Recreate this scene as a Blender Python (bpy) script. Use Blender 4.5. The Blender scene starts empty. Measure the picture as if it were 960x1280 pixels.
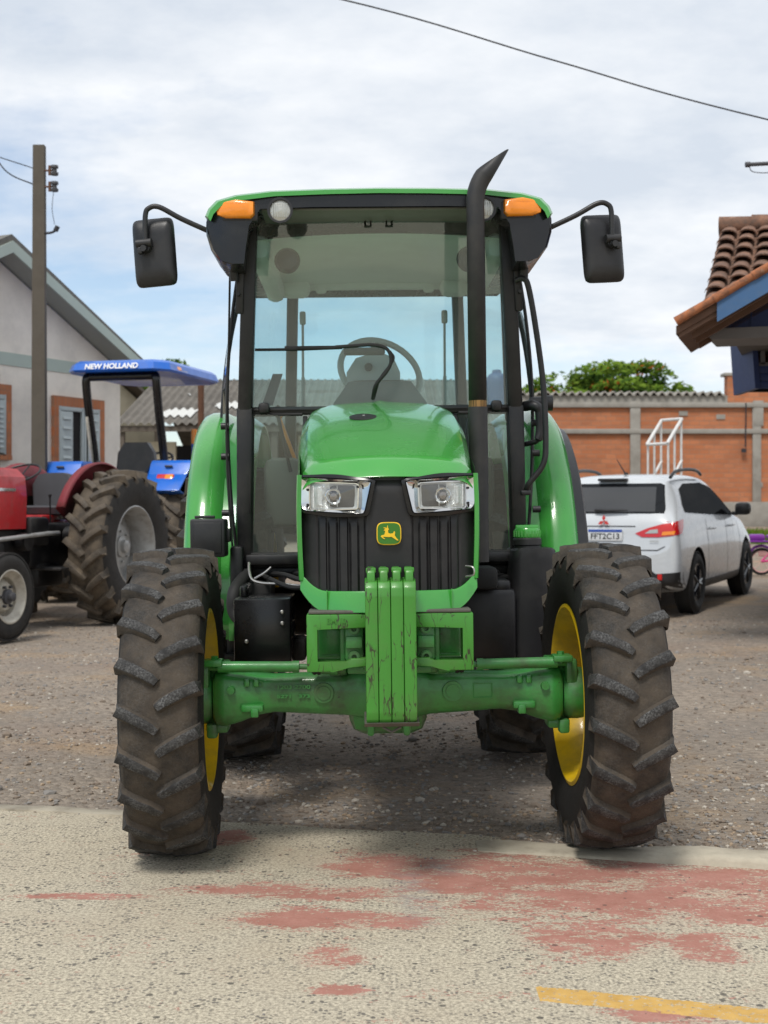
import bpy, bmesh, math, random
from mathutils import Vector, Matrix
from mathutils.bvhtree import BVHTree
from mathutils import noise as mnoise
R = math.radians
PI = math.pi
rnd = random.Random(7)
scene = bpy.context.scene
col = scene.collection

# ------------------------------------------------------------------ materials
def newmat(name):
    m = bpy.data.materials.new(name); m.use_nodes = True
    nt = m.node_tree; nt.nodes.clear()
    out = nt.nodes.new('ShaderNodeOutputMaterial')
    return m, nt, out

def N(nt, t, **kw):
    n = nt.nodes.new(t)
    for k, v in kw.items():
        if k in n.inputs: n.inputs[k].default_value = v
        else: setattr(n, k, v)
    return n

def L(nt, a, b): nt.links.new(a, b)

def c4(c): return (c[0], c[1], c[2], 1.0)

def noise(nt, vec, scale, detail=4, rough=.6):
    n = N(nt, 'ShaderNodeTexNoise'); n.inputs['Scale'].default_value = scale
    n.inputs['Detail'].default_value = detail; n.inputs['Roughness'].default_value = rough
    L(nt, vec, n.inputs['Vector']); return n.outputs['Fac']

def ramp(nt, fac, a, b, ca=(0, 0, 0), cb=(1, 1, 1)):
    r = N(nt, 'ShaderNodeValToRGB'); e = r.color_ramp.elements
    e[0].position = a; e[0].color = c4(ca); e[1].position = b; e[1].color = c4(cb)
    L(nt, fac, r.inputs['Fac']); return r.outputs['Color']

def mix(nt, fac, a, b, blend='MIX'):
    n = N(nt, 'ShaderNodeMixRGB'); n.blend_type = blend
    for k, v in (('Fac', fac), ('Color1', a), ('Color2', b)):
        if isinstance(v, (int, float)): n.inputs[k].default_value = v
        elif isinstance(v, tuple): n.inputs[k].default_value = c4(v)
        else: L(nt, v, n.inputs[k])
    return n.outputs['Color']

def math_(nt, op, a, b=0.0, clamp=False):
    n = N(nt, 'ShaderNodeMath'); n.operation = op; n.use_clamp = clamp
    for i, v in enumerate((a, b)):
        if isinstance(v, (int, float)): n.inputs[i].default_value = v
        else: L(nt, v, n.inputs[i])
    return n.outputs[0]

def bump(nt, h, strength, dist=.01):
    b = N(nt, 'ShaderNodeBump'); b.inputs['Strength'].default_value = strength
    b.inputs['Distance'].default_value = dist; L(nt, h, b.inputs['Height']); return b.outputs['Normal']

def bsdf(nt, out, colr, rough=.5, metal=0, coat=0, normal=None, spec=None):
    p = N(nt, 'ShaderNodeBsdfPrincipled')
    if isinstance(colr, tuple): p.inputs['Base Color'].default_value = c4(colr)
    else: L(nt, colr, p.inputs['Base Color'])
    if isinstance(rough, (int, float)): p.inputs['Roughness'].default_value = rough
    else: L(nt, rough, p.inputs['Roughness'])
    p.inputs['Metallic'].default_value = metal
    p.inputs['Coat Weight'].default_value = coat; p.inputs['Coat Roughness'].default_value = .06
    if spec is not None: p.inputs['Specular IOR Level'].default_value = spec
    if normal is not None: L(nt, normal, p.inputs['Normal'])
    L(nt, p.outputs[0], out.inputs['Surface']); return p

def objc(nt): return N(nt, 'ShaderNodeTexCoord').outputs['Object']

def paint(name, c, rough=.35, metal=0, var=.14, scale=5, coat=0, dirt=None, damt=.5, dscale=9, bmp=.0, bscale=90, spec=None, wear=None):
    """base colour with broad tone variation, patches of dirt and small chips of wear"""
    m, nt, out = newmat(name); v = objc(nt)
    a = tuple(x*(1-var) for x in c); b = tuple(min(1, x*(1+var)) for x in c)
    k = mix(nt, noise(nt, v, scale), a, b)
    rg = math_(nt, 'ADD', math_(nt, 'MULTIPLY', noise(nt, v, scale*3), .16), rough-.08)
    if dirt:
        f = math_(nt, 'MULTIPLY', ramp(nt, noise(nt, v, dscale, 7, .68), .46, .68), damt)
        k = mix(nt, f, k, dirt)
        rg = math_(nt, 'ADD', rg, math_(nt, 'MULTIPLY', f, .4), True)
    if wear:
        f = ramp(nt, noise(nt, v, 38, 6, .75), .655, .68)
        k = mix(nt, f, k, wear)
    nrm = bump(nt, noise(nt, v, bscale, 5), bmp, .004) if bmp else None
    bsdf(nt, out, k, rg, metal, coat, nrm, spec)
    return m

def glassmat(name, tint=(.80, .93, .93), refl=.07, haze=0.0, hazecol=(.5, .55, .5)):
    m, nt, out = newmat(name)
    lw = N(nt, 'ShaderNodeLayerWeight'); lw.inputs['Blend'].default_value = .5
    f = math_(nt, 'ADD', math_(nt, 'MULTIPLY', math_(nt, 'POWER', lw.outputs['Facing'], 4.0), .85), refl, True)
    t = N(nt, 'ShaderNodeBsdfTransparent'); t.inputs['Color'].default_value = c4(tint)
    g = N(nt, 'ShaderNodeBsdfGlossy'); g.inputs['Roughness'].default_value = .03
    s = N(nt, 'ShaderNodeMixShader'); L(nt, f, s.inputs[0]); L(nt, t.outputs[0], s.inputs[1]); L(nt, g.outputs[0], s.inputs[2])
    o = s.outputs[0]
    if haze:
        d = N(nt, 'ShaderNodeBsdfDiffuse'); d.inputs['Color'].default_value = c4(hazecol)
        v = objc(nt)
        hz = math_(nt, 'MULTIPLY', math_(nt, 'ADD', noise(nt, v, 3, 5), .3), haze)
        s2 = N(nt, 'ShaderNodeMixShader'); L(nt, hz, s2.inputs[0]); L(nt, o, s2.inputs[1]); L(nt, d.outputs[0], s2.inputs[2]); o = s2.outputs[0]
    L(nt, o, out.inputs['Surface']); return m

M = {}
M['green'] = paint('green_paint', (.048, .305, .045), .24, var=.10, scale=3, coat=.6, dirt=(.08, .20, .08), damt=.10, dscale=5)
M['castgreen'] = paint('green_cast_paint', (.034, .230, .042), .36, var=.22, scale=9, coat=.25, dirt=(.055, .065, .035), damt=.75, dscale=5, bmp=.35, bscale=45, wear=(.03, .035, .02))
M['weightgreen'] = paint('green_weight_paint', (.050, .235, .022), .42, var=.14, scale=7, dirt=(.05, .10, .03), damt=.5, dscale=6, bmp=.12, wear=(.022, .020, .014))
def scratched(name, c):
    m, nt, out = newmat(name); v = objc(nt)
    k = mix(nt, noise(nt, v, 6), tuple(x*.85 for x in c), tuple(x*1.12 for x in c))
    k = mix(nt, math_(nt, 'MULTIPLY', ramp(nt, noise(nt, v, 5, 6, .65), .5, .68), .35), k, (.10, .12, .05))
    mp = N(nt, 'ShaderNodeMapping'); L(nt, v, mp.inputs[0]); mp.inputs['Scale'].default_value = (30, 30, 7); mp.inputs['Rotation'].default_value = (0, R(8), 0)
    nz = noise(nt, mp.outputs[0], 1.0, 3, .5)
    line = math_(nt, 'LESS_THAN', math_(nt, 'ABSOLUTE', math_(nt, 'SUBTRACT', nz, .5)), .013)
    msk = ramp(nt, noise(nt, v, 7, 3), .47, .54)
    f = math_(nt, 'MULTIPLY', line, msk)
    chip = ramp(nt, noise(nt, v, 55, 4, .7), .66, .69)
    big = ramp(nt, noise(nt, v, 14, 5, .7), .66, .72)
    f = math_(nt, 'MAXIMUM', math_(nt, 'MAXIMUM', f, math_(nt, 'MULTIPLY', chip, msk)), math_(nt, 'MULTIPLY', big, .8))
    k = mix(nt, math_(nt, 'MULTIPLY', f, .9), k, (.030, .020, .013))
    bsdf(nt, out, k, .42, 0, .15, bump(nt, noise(nt, v, 60), .12, .003)); return m
M['weightgreen'] = scratched('green_weight_paint', (.045, .225, .022))
M['worntop'] = paint('worn_steel_edge', (.10, .095, .08), .6, .2, var=.4, scale=25, bmp=.3)
M['yellow'] = paint('yellow_rim_paint', (.72, .47, .010), .35, var=.08, scale=6, coat=.2, dirt=(.25, .17, .04), damt=.45, dscale=7)
M['black'] = paint('black_plastic', (.012, .012, .014), .40, var=.3, scale=8, dirt=(.042, .040, .037), damt=.35, dscale=4, bmp=.1, bscale=220)
M['blackgloss'] = paint('black_gloss_plastic', (.006, .006, .007), .22, var=.2, scale=6, dirt=(.03, .03, .028), damt=.3, dscale=3)
M['blackpaint'] = paint('black_chassis_paint', (.007, .007, .008), .42, var=.4, scale=6, dirt=(.042, .037, .031), damt=.5, dscale=6, bmp=.2)
M['grille'] = paint('grille_plastic', (.010, .010, .011), .45, var=.3, scale=10, dirt=(.05, .045, .04), damt=.3, dscale=5)
M['rubberhose'] = paint('rubber', (.012, .012, .012), .7, var=.3)
M['chrome'] = paint('chrome', (.66, .66, .65), .12, 1.0, var=.12, scale=20)
M['steel'] = paint('bare_steel', (.45, .44, .42), .35, .9, var=.15, scale=15)
M['reflector'] = paint('lamp_reflector', (.80, .81, .80), .22, .45, var=.15, scale=60, bmp=1.0, bscale=75)
M['amber'] = paint('amber_lens', (.85, .25, .006), .22, var=.1, coat=.6, scale=30, bmp=.25, bscale=80)
M['redlens'] = paint('red_lens', (.55, .012, .012), .2, var=.1, coat=.6, scale=20, bmp=.2, bscale=60)
M['clearlens'] = glassmat('clear_lens', (.95, .97, .97), .08, .10, (.75, .76, .74))
M['whitelens'] = paint('frosted_lens', (.46, .46, .42), .25, .5, var=.12, scale=50, coat=.5, bmp=.5, bscale=60)
M['emblem_green'] = paint('emblem_green', (.035, .16, .012), .3, var=.05)
M['emblem_yellow'] = paint('emblem_yellow', (.80, .50, .015), .35, var=.05)
M['windscreen'] = glassmat('windscreen_glass', (.76, .95, .98), .10, .15, (.50, .56, .52))
M['sideglass'] = glassmat('side_glass', (.80, .95, .96), .08, .08, (.35, .42, .38))
M['liner'] = paint('headliner', (.80, .80, .72), .85, var=.10, scale=4)
M['seatfab'] = paint('seat_vinyl', (.20, .19, .15), .7, var=.2)
M['dashgrey'] = paint('dash_grey', (.060, .060, .066), .6, var=.2)
M['lightgrey'] = paint('light_grey_plastic', (.34, .35, .33), .6, var=.1)
M['brass'] = paint('rusty_clamp', (.30, .17, .06), .5, .5, var=.3, scale=30)
M['exhaust'] = paint('exhaust_black', (.018, .018, .019), .55, var=.3, scale=9, bmp=.15, dirt=(.07, .06, .05), damt=.25)

def tyremat(name, base, dust, scuff=.6, dustamt=.9):
    m, nt, out = newmat(name); v = objc(nt)
    k = mix(nt, noise(nt, v, 20), tuple(x*.7 for x in base), tuple(x*1.3 for x in base))
    f = math_(nt, 'MULTIPLY', ramp(nt, noise(nt, v, 7, 8, .7), .36, .62), dustamt)
    k = mix(nt, f, k, dust)
    f3 = ramp(nt, noise(nt, v, 3.2, 3, .6), .40, .62)
    k = mix(nt, math_(nt, 'MULTIPLY', f3, .4), k, tuple(x*.45 for x in dust))
    if scuff:
        s = math_(nt, 'MULTIPLY', math_(nt, 'MULTIPLY', ramp(nt, noise(nt, v, 150, 6, .8), .44, .66), ramp(nt, noise(nt, v, 16, 3, .6), .34, .60)), scuff)
        k = mix(nt, s, k, (.20, .20, .197))
    bsdf(nt, out, k, .72, 0, 0, bump(nt, noise(nt, v, 70, 8, .75), .6, .007), .3); return m
M['ty_tread'] = tyremat('tyre_tread_dusty', (.022, .020, .018), (.100, .078, .057), .18, .85)
M['ty_lug'] = tyremat('tyre_lug_scuffed', (.018, .018, .019), (.046, .042, .038), .75, .6)
M['ty_side'] = tyremat('tyre_sidewall', (.013, .013, .013), (.030, .027, .023), .0, .35)
M['ty_tread_tan'] = tyremat('tyre_tread_mud', (.05, .042, .034), (.15, .118, .084), .0, .95)
M['ty_lug_tan'] = tyremat('tyre_lug_mud', (.045, .038, .031), (.14, .112, .082), .15, .8)
M['ty_side_grey'] = tyremat('tyre_sidewall_dust', (.02, .019, .018), (.055, .050, .045), .0, .5)
M['silver'] = paint('silver_rim_paint', (.40, .40, .39), .4, .3, var=.15, scale=6, dirt=(.16, .14, .11), damt=.5)
M['rimcream'] = paint('pale_rim_paint', (.50, .47, .40), .5, .1, var=.12, scale=6, dirt=(.16, .12, .09), damt=.5)
M['blue'] = paint('blue_paint', (.006, .125, .56), .35, var=.12, scale=3, coat=.3, dirt=(.09, .15, .35), damt=.3)
M['red'] = paint('red_paint', (.50, .018, .022), .42, var=.15, scale=4, coat=.2, dirt=(.22, .06, .05), damt=.4)
M['darkred'] = paint('faded_red_paint', (.20, .022, .030), .5, var=.2, scale=4, dirt=(.12, .06, .05), damt=.4)
M['rust'] = paint('rusty_steel', (.12, .055, .030), .8, .2, var=.4, scale=15, bmp=.3)
M['white'] = paint('white_car_paint', (.56, .59, .62), .24, var=.03, scale=2, coat=.7, dirt=(.42, .42, .41), damt=.2)
M['whitelet'] = paint('white_letters', (.82, .82, .82), .5, var=.03)
M['platewhite'] = paint('plate_white', (.62, .64, .66), .45, var=.05)
M['plateblue'] = paint('plate_blue', (.02, .07, .35), .45, var=.05)
M['inkblack'] = paint('plate_ink', (.02, .02, .025), .5)
M['inkred'] = paint('emblem_red', (.50, .03, .02), .3)
def darkglass(name, c, f):
    m, nt, out = newmat(name); v = objc(nt)
    d = N(nt, 'ShaderNodeBsdfDiffuse'); L(nt, ramp(nt, noise(nt, v, 2), .3, .7, tuple(x*.6 for x in c), c), d.inputs[0])
    g = N(nt, 'ShaderNodeBsdfGlossy'); g.inputs['Roughness'].default_value = .05
    s = N(nt, 'ShaderNodeMixShader'); s.inputs[0].default_value = f; L(nt, d.outputs[0], s.inputs[1]); L(nt, g.outputs[0], s.inputs[2]); L(nt, s.outputs[0], out.inputs[0]); return m
M['carglass'] = darkglass('dark_car_glass', (.010, .011, .013), .035)
M['carglass2'] = paint('hazy_rear_glass', (.045, .046, .048), .10, var=.25, scale=2, coat=.3)
M['bulbglass'] = paint('bulb_glass', (.20, .17, .15), .12, .6, var=.3, scale=60, coat=.8)
M['whitemetal'] = paint('white_metal', (.68, .68, .66), .45, var=.08, scale=8, dirt=(.35, .30, .25), damt=.4)
# ------------------------------------------------------------------ mesh builder
class MB:
    def __init__(self): self.bm = bmesh.new()
    def face(self, vs, mi=0):
        try: f = self.bm.faces.new(vs)
        except ValueError: return None
        f.material_index = mi; return f
    def poly(self, pts, mi=0): return self.face([self.bm.verts.new(p) for p in pts], mi)
    def box(self, c, s, rot=None, bev=0.0, mi=0, seg=2, taper=None):
        m = Matrix.Translation(c)
        if rot is not None: m = m @ (rot if isinstance(rot, Matrix) else Matrix.Rotation(rot[2], 4, 'Z') @ Matrix.Rotation(rot[1], 4, 'Y') @ Matrix.Rotation(rot[0], 4, 'X'))
        vs = bmesh.ops.create_cube(self.bm, size=1.0)['verts']
        for v in vs:
            p = Vector((v.co.x*s[0], v.co.y*s[1], v.co.z*s[2]))
            if taper and v.co.z > 0: p.x *= taper[0]; p.y *= taper[1]
            v.co = m @ p
        fs = set(f for v in vs for f in v.link_faces)
        for f in fs: f.material_index = mi
        if bev:
            es = list(set(e for v in vs for e in v.link_edges))
            r = bmesh.ops.bevel(self.bm, geom=es, offset=bev, segments=seg, profile=.5, affect='EDGES', clamp_overlap=True)
            for f in r['faces']: f.material_index = mi
        return self
    def ring(self, c, u, v, r, n):
        return [self.bm.verts.new(c + u*(r*math.cos(2*PI*i/n)) + v*(r*math.sin(2*PI*i/n))) for i in range(n)]
    def tube(self, pts, r, n=10, mi=0, caps=True, closed=False):
        pts = [Vector(p) for p in pts]; k = len(pts)
        rs = r if isinstance(r, (list, tuple)) else [r]*k
        rings = []; u = None
        for i, p in enumerate(pts):
            if closed: d = pts[(i+1) % k]-pts[i-1]
            elif i == 0: d = pts[1]-pts[0]
            elif i == k-1: d = pts[-1]-pts[-2]
            else: d = (pts[i+1]-p).normalized()+(p-pts[i-1]).normalized()
            d.normalize()
            if u is None:
                u = d.orthogonal().normalized()
            else:
                u = (u-d*u.dot(d)).normalized()
            w = d.cross(u)
            rings.append(self.ring(p, u, w, rs[i], n))
        m = k if closed else k-1
        for i in range(m):
            a, b = rings[i], rings[(i+1) % k]
            for j in range(n): self.face((a[j], a[(j+1) % n], b[(j+1) % n], b[j]), mi)
        if caps and not closed:
            self.face(rings[0][::-1], mi); self.face(rings[-1], mi)
        return self
    def cyl(self, p0, p1, r0, r1=None, n=20, mi=0): return self.tube([p0, p1], [r0, r0 if r1 is None else r1], n, mi)
    def lathe(self, prof, axis='x', c=(0, 0, 0), n=32, mi=0, mis=None, close=False):
        """prof: list of (a, r) along the axis"""
        c = Vector(c); rings = []
        for a, r in prof:
            ring = []
            for i in range(n):
                t = 2*PI*i/n; x, y = r*math.cos(t), r*math.sin(t)
                p = {'x': (a, -x, y), 'y': (x, a, y), 'z': (x, y, a)}[axis]
                ring.append(self.bm.verts.new(c+Vector(p)))
            rings.append(ring)
        k = len(rings)
        for i in range(k if close else k-1):
            A, B = rings[i], rings[(i+1) % k]
            for j in range(n): self.face((A[j], A[(j+1) % n], B[(j+1) % n], B[j]), mis[i] if mis else mi)
        if not close:
            if prof[0][1] > 1e-5: self.face(rings[0][::-1], mis[0] if mis else mi)
            if prof[-1][1] > 1e-5: self.face(rings[-1], mis[-1] if mis else mi)
        return self
    def prism(self, poly, axis, d0, d1, mi=0, bev=0):
        """poly in the two other axes (x: y,z / y: x,z / z: x,y), extruded d0..d1"""
        def P(a, b, d): return {'x': (d, a, b), 'y': (a, d, b), 'z': (a, b, d)}[axis]
        A = [self.bm.verts.new(P(a, b, d0)) for a, b in poly]; B = [self.bm.verts.new(P(a, b, d1)) for a, b in poly]
        n = len(poly); fs = []
        for i in range(n): fs.append(self.face((A[i], A[(i+1) % n], B[(i+1) % n], B[i]), mi))
        fs.append(self.face(A[::-1], mi)); fs.append(self.face(B, mi))
        if bev:
            es = list(set(e for f in fs for e in f.edges))
            r = bmesh.ops.bevel(self.bm, geom=es, offset=bev, segments=2, profile=.5, affect='EDGES', clamp_overlap=True)
            for f in r['faces']: f.material_index = mi
        return self
    def loft(self, secs, closed=True, caps=True, mi=0, mif=None):
        rings = [[self.bm.verts.new(p) for p in s] for s in secs]; n = len(rings[0])
        for i in range(len(rings)-1):
            a, b = rings[i], rings[i+1]
            for j in range(n if closed else n-1):
                self.face((a[j], a[(j+1) % n], b[(j+1) % n], b[j]), mif(i, j) if mif else mi)
        if caps and closed:
            self.face(rings[0][::-1], mi); self.face(rings[-1], mi)
        return self
    def grid(self, f, nu, nv, mi=0):
        return self.loft([[f(i/nu, j/nv) for j in range(nv+1)] for i in range(nu+1)], closed=False, caps=False, mi=mi)
    def mirror_copy(self):
        geom = self.bm.verts[:]+self.bm.edges[:]+self.bm.faces[:]
        r = bmesh.ops.duplicate(self.bm, geom=geom)
        for g in r['geom']:
            if isinstance(g, bmesh.types.BMVert): g.co.x = -g.co.x
        return self
    def build(self, name, mats, parent=None, loc=(0, 0, 0), rot=(0, 0, 0), ang=38, weld=False, recalc=True, subsurf=0):
        bm = self.bm
        if weld: bmesh.ops.remove_doubles(bm, verts=bm.verts, dist=1e-4)
        if recalc: bmesh.ops.recalc_face_normals(bm, faces=bm.faces)
        me = bpy.data.meshes.new(name); bm.to_mesh(me); bm.free()
        if not isinstance(mats, (list, tuple)): mats = [mats]
        for m in mats: me.materials.append(M[m] if isinstance(m, str) else m)
        for p in me.polygons: p.use_smooth = True
        me.set_sharp_from_angle(angle=R(ang))
        o = bpy.data.objects.new(name, me); col.objects.link(o)
        o.location = loc; o.rotation_euler = rot
        if parent: o.parent = parent
        if subsurf:
            sm = o.modifiers.new('smooth', 'SUBSURF'); sm.levels = subsurf; sm.render_levels = subsurf
        return o

def meshobj(name, verts, faces, mats, parent=None, mis=None, smooth=False):
    me = bpy.data.meshes.new(name); me.from_pydata(verts, [], faces)
    if not isinstance(mats, (list, tuple)): mats = [mats]
    for m in mats: me.materials.append(M[m] if isinstance(m, str) else m)
    if mis: me.polygons.foreach_set('material_index', mis)
    if smooth: me.polygons.foreach_set('use_smooth', [True]*len(faces))
    me.update(); o = bpy.data.objects.new(name, me); col.objects.link(o)
    if parent: o.parent = parent
    return o

def tag(o, label=None, cat=None, group=None, kind=None):
    for k, v in (('label', label), ('category', cat), ('group', group), ('kind', kind)):
        if v: o[k] = v
    return o

def empty(name, loc, rz=0, label=None, cat=None, group=None):
    o = bpy.data.objects.new(name, None); col.objects.link(o); o.location = loc
    o.rotation_euler = (0, 0, rz); o.empty_display_size = .2
    return tag(o, label, cat, group)

def copy_part(o, parent):
    c = o.copy(); col.objects.link(c); c.parent = parent
    for ch in [x for x in bpy.data.objects if x.parent == o]: copy_part(ch, c)
    return c

def text(name, s, size, mat, parent, loc, rot, ext=.002, bold=.0, width=None, shear=0):
    cu = bpy.data.curves.new(name, 'FONT'); cu.body = s; cu.size = size; cu.extrude = ext; cu.offset = bold
    cu.align_x = 'CENTER'; cu.align_y = 'CENTER'; cu.shear = shear
    t = bpy.data.objects.new('tmp_text', cu); col.objects.link(t)
    dg = bpy.context.evaluated_depsgraph_get(); me = bpy.data.meshes.new_from_object(t.evaluated_get(dg))
    bpy.data.objects.remove(t)
    me.name = name
    if width:
        xs = [v.co.x for v in me.vertices]; k = width/(max(xs)-min(xs))
        for v in me.vertices: v.co.x *= k
    me.materials.clear(); me.materials.append(M[mat])
    o = bpy.data.objects.new(name, me); col.objects.link(o); o.parent = parent
    o.location = loc; o.rotation_euler = rot; return o

def smooth_path(pts, n=6):
    """Catmull-Rom through pts"""
    P = [Vector(p) for p in pts]; P = [P[0]*2-P[1]]+P+[P[-1]*2-P[-2]]; out = []
    for i in range(1, len(P)-2):
        a, b, c, d = P[i-1:i+3]
        for k in range(n):
            t = k/n
            out.append(.5*((2*b)+(c-a)*t+(2*a-5*b+4*c-d)*t*t+(3*b-a-3*c+d)*t**3))
    out.append(P[-2]); return out

def lerp(a, b, t): return a+(b-a)*t
def interp(x, tab):
    for (x0, y0), (x1, y1) in zip(tab, tab[1:]):
        if x <= x1: return lerp(y0, y1, max(0, min(1, (x-x0)/(x1-x0))))
    return tab[-1][1]

# ------------------------------------------------------------------ tyres: axis along x, tractor front toward -y
def make_tyre(parent, Ro, W, rr, nl, lh, rise, mats=('ty_tread', 'ty_side', 'ty_lug'), lw=.021, name='tyre'):
    mb = MB(); Rc = Ro-lh; h = Rc-rr
    half = [(.0, Rc), (.16, Rc-.002), (.32, Rc-.008), (.41, Rc-.020), (.455, Rc-.045), (.485, rr+.72*h), (.50, rr+.52*h), (.485, rr+.28*h), (.43, rr+.08*h), (.40, rr)]
    prof = [(-a*W, r) for a, r in half[::-1]]+[(a*W, r) for a, r in half[1:]]
    k = len(prof)-1; mis = [0 if 5 <= i < k-5 else 1 for i in range(k)]
    mb.lathe(prof, 'x', n=72, mis=mis, close=False)
    for f in list(mb.bm.faces):
        if len(f.verts) > 6: mb.bm.faces.remove(f)
    surf = [(a*W, r) for a, r in half[:7]]
    rs = random.Random(3)
    def P(x, th, r): return (x, -r*math.cos(th), r*math.sin(th))
    for side in (-1, 1):
        for i in range(nl):
            th0 = 2*PI*(i+(.5 if side > 0 else 0))/nl+rs.uniform(-.006, .006)
            secs = []; T = [-.03, .12, .3, .5, .7, .86, .97, 1.03, 1.06]
            pts = []
            for t in T:
                x = W*(.015+.465*min(t, 1.0)); th = th0+rise/Ro*(min(t, 1.05)**.82 if t > 0 else -.05)
                pts.append((x, th))
            for q, t in enumerate(T):
                x, th = pts[q]; x0, t0 = pts[max(0, q-1)]; x1, t1 = pts[min(len(T)-1, q+1)]
                d = Vector((x1-x0, (t1-t0)*Ro)); d.normalize(); p = Vector((-d.y, d.x))
                base = interp(x, surf); top = Ro-.020*(x/(W*.5))**2.5
                wt, wb = lw*(1+.25*t), lw*1.55*(1+.3*t)
                if t < .05: wt *= .8; top -= .004
                if t > .98:
                    base = Rc-.045-.03*(t-.97)*14; top = base+.028-(t-1.03)*.5; x = W*(.472+.014*min(1, (t-.97)*11)); wt *= .95
                    p = Vector((0, 1))
                if t > 1.05: base = rr+.62*h; top = base+.012; x = W*.488
                top += rs.uniform(-.0025, .0025)
                secs.append([P(side*(x+p.x*wb), th+p.y*wb/Ro, base-.012), P(side*(x+p.x*wt), th+p.y*wt/Ro, top-.003), P(side*(x+p.x*wt*.8), th+p.y*wt*.8/Ro, top),
                             P(side*(x-p.x*wt*.8), th-p.y*wt*.8/Ro, top), P(side*(x-p.x*wt), th-p.y*wt/Ro, top-.003), P(side*(x-p.x*wb), th-p.y*wb/Ro, base-.012)])
            mb.loft(secs, True, True, 2, mif=lambda a, j: 2 if j in (1, 2, 3) else 0)
    return mb.build(name, list(mats), parent, ang=42)

def make_plain_tyre(parent, Ro, W, rr, mats=('ty_side_grey',), ribs=4):
    mb = MB(); h = Ro-rr
    half = [(.0, Ro), (.30, Ro-.006), (.42, Ro-.03), (.49, rr+.6*h), (.48, rr+.3*h), (.40, rr)]
    prof = [(-a*W, r) for a, r in half[::-1]]+[(a*W, r) for a, r in half[1:]]
    mb.lathe(prof, 'x', n=48)
    for f in list(mb.bm.faces):
        if len(f.verts) > 6: mb.bm.faces.remove(f)
    for i in range(ribs):
        x = W*(-.33+.66*i/(ribs-1)); mb.lathe([(x-.012, Ro-.012), (x-.010, Ro+.005), (x+.010, Ro+.005), (x+.012, Ro-.012)], 'x', n=48, close=True)
    return mb.build('tyre', list(mats), parent)

def make_rim(parent, rr, W, mat, dish=0.0, hubr=.12, out=1, nbolt=8, boltmat='steel', hubmat=None):
    """out: +1 outer face toward +x; dish: x position of the disc"""
    mb = MB(); w = W*.40
    prof = [(-w-.012, rr+.022), (-w-.016, rr+.008), (-w, rr-.006), (-w*.7, rr-.018), (-w*.35, rr-.05), (w*.35, rr-.05), (w*.7, rr-.018), (w, rr-.006), (w+.016, rr+.008), (w+.012, rr+.022)]
    mb.lathe(prof, 'x', n=48)
    for f in list(mb.bm.faces):
        if len(f.verts) > 6: mb.bm.faces.remove(f)
    d = dish
    mb.lathe([(d-out*.055, rr-.045), (d-out*.045, rr-.08), (d-out*.01, rr*.62), (d+out*.02, rr*.52), (d+out*.02, hubr), (d+out*.012, hubr*.2)], 'x', n=48)
    mb.lathe([(d-out*.067, rr-.045), (d-out*.057, rr-.08), (d-out*.022, rr*.62), (d+out*.008, rr*.52), (d+out*.008, hubr), (d+out*.0, hubr*.2)], 'x', n=48)
    o = mb.build('rim', mat, parent)
    hb = MB(); hb.lathe([(d-out*.02, hubr), (d+out*.05, hubr*.95), (d+out*.06, hubr*.6), (d+out*.10, hubr*.55), (d+out*.11, hubr*.3), (d+out*.11, 0)], 'x', n=24)
    for i in range(nbolt):
        a = 2*PI*i/nbolt; y, z = hubr*1.35*math.cos(a), hubr*1.35*math.sin(a)
        hb.cyl((d-out*.03, y, z), (d+out*.05, y, z), .014, n=6)
    hb.build('hub', hubmat or boltmat, parent)
    return o
# ------------------------------------------------------------------ the green tractor (local: x right in the photo, y backwards, z up; origin under the front axle)
T = empty('tractor', (.022, 5.25, .004), R(1.0), 'green cab tractor with yellow wheel rims and tall black exhaust, facing the camera', 'tractor')
T.rotation_euler = (0, R(-.7), R(1.0))

# wheels
def wheel(name, x, y, z, out, Ro, W, rr, nl, lh, rise, rim, dish, steer=0, mats=('ty_tread', 'ty_side', 'ty_lug'), parent=T, spin=0, lw=.021, hubmat='castgreen', hubr=.13, nb=8):
    w = empty(name, (x, y, z)); w.parent = parent; w.rotation_euler = (spin, 0, steer)
    make_tyre(w, Ro, W, rr, nl, lh, rise, mats, lw)
    make_rim(w, rr, W, rim, dish*out, hubr, out, nb, 'steel', hubmat)
    return w
wheel('front_wheel', -.815, 0, .585, -1, .585, .300, .327, 22, .0225, .075, 'yellow', .05, R(.8), spin=R(3), lw=.0165)
wheel('front_wheel', .825, 0, .585, 1, .585, .300, .327, 22, .0225, .075, 'yellow', .05, R(2.4), spin=R(11), lw=.0165)
for sx in (-1, 1):
    wheel('rear_wheel', sx*.765, 2.05, .775, sx, .775, .46, .42, 20, .040, .15, 'yellow', .04, 0, spin=R(6*sx), lw=.024)

# front axle: cast housing, pivots, knuckles, steering rams
mb = MB()
secs = []
for x, hz, hy, z in ((.055, .098, .11, .60), (.11, .092, .10, .602), (.16, .083, .085, .602), (.30, .078, .075, .604), (.43, .072, .072, .606), (.50, .080, .08, .604), (.56, .098, .095, .598), (.62, .110, .105, .594), (.655, .104, .10, .594), (.665, .092, .09, .594)):
    s = []
    for i in range(16):
        a = 2*PI*i/16; c, d = math.cos(a), math.sin(a)
        s.append((x, hy*math.copysign(abs(c)**.55, c), z+hz*math.copysign(abs(d)**.55, d)))
    secs.append(s)
mb.loft(secs)
mb.cyl((.245, -.06, .612), (.245, -.092, .612), .030, .026, 20)              # round boss
mb.cyl((.245, -.06, .612), (.245, -.088, .612), .040, .038, 20)
mb.box((.19, -.02, .705), (.085, .09, .08), bev=.02, taper=(.6, .8))         # upper lug
mb.box((.175, -.045, .715), (.035, .07, .07), bev=.012)
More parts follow.
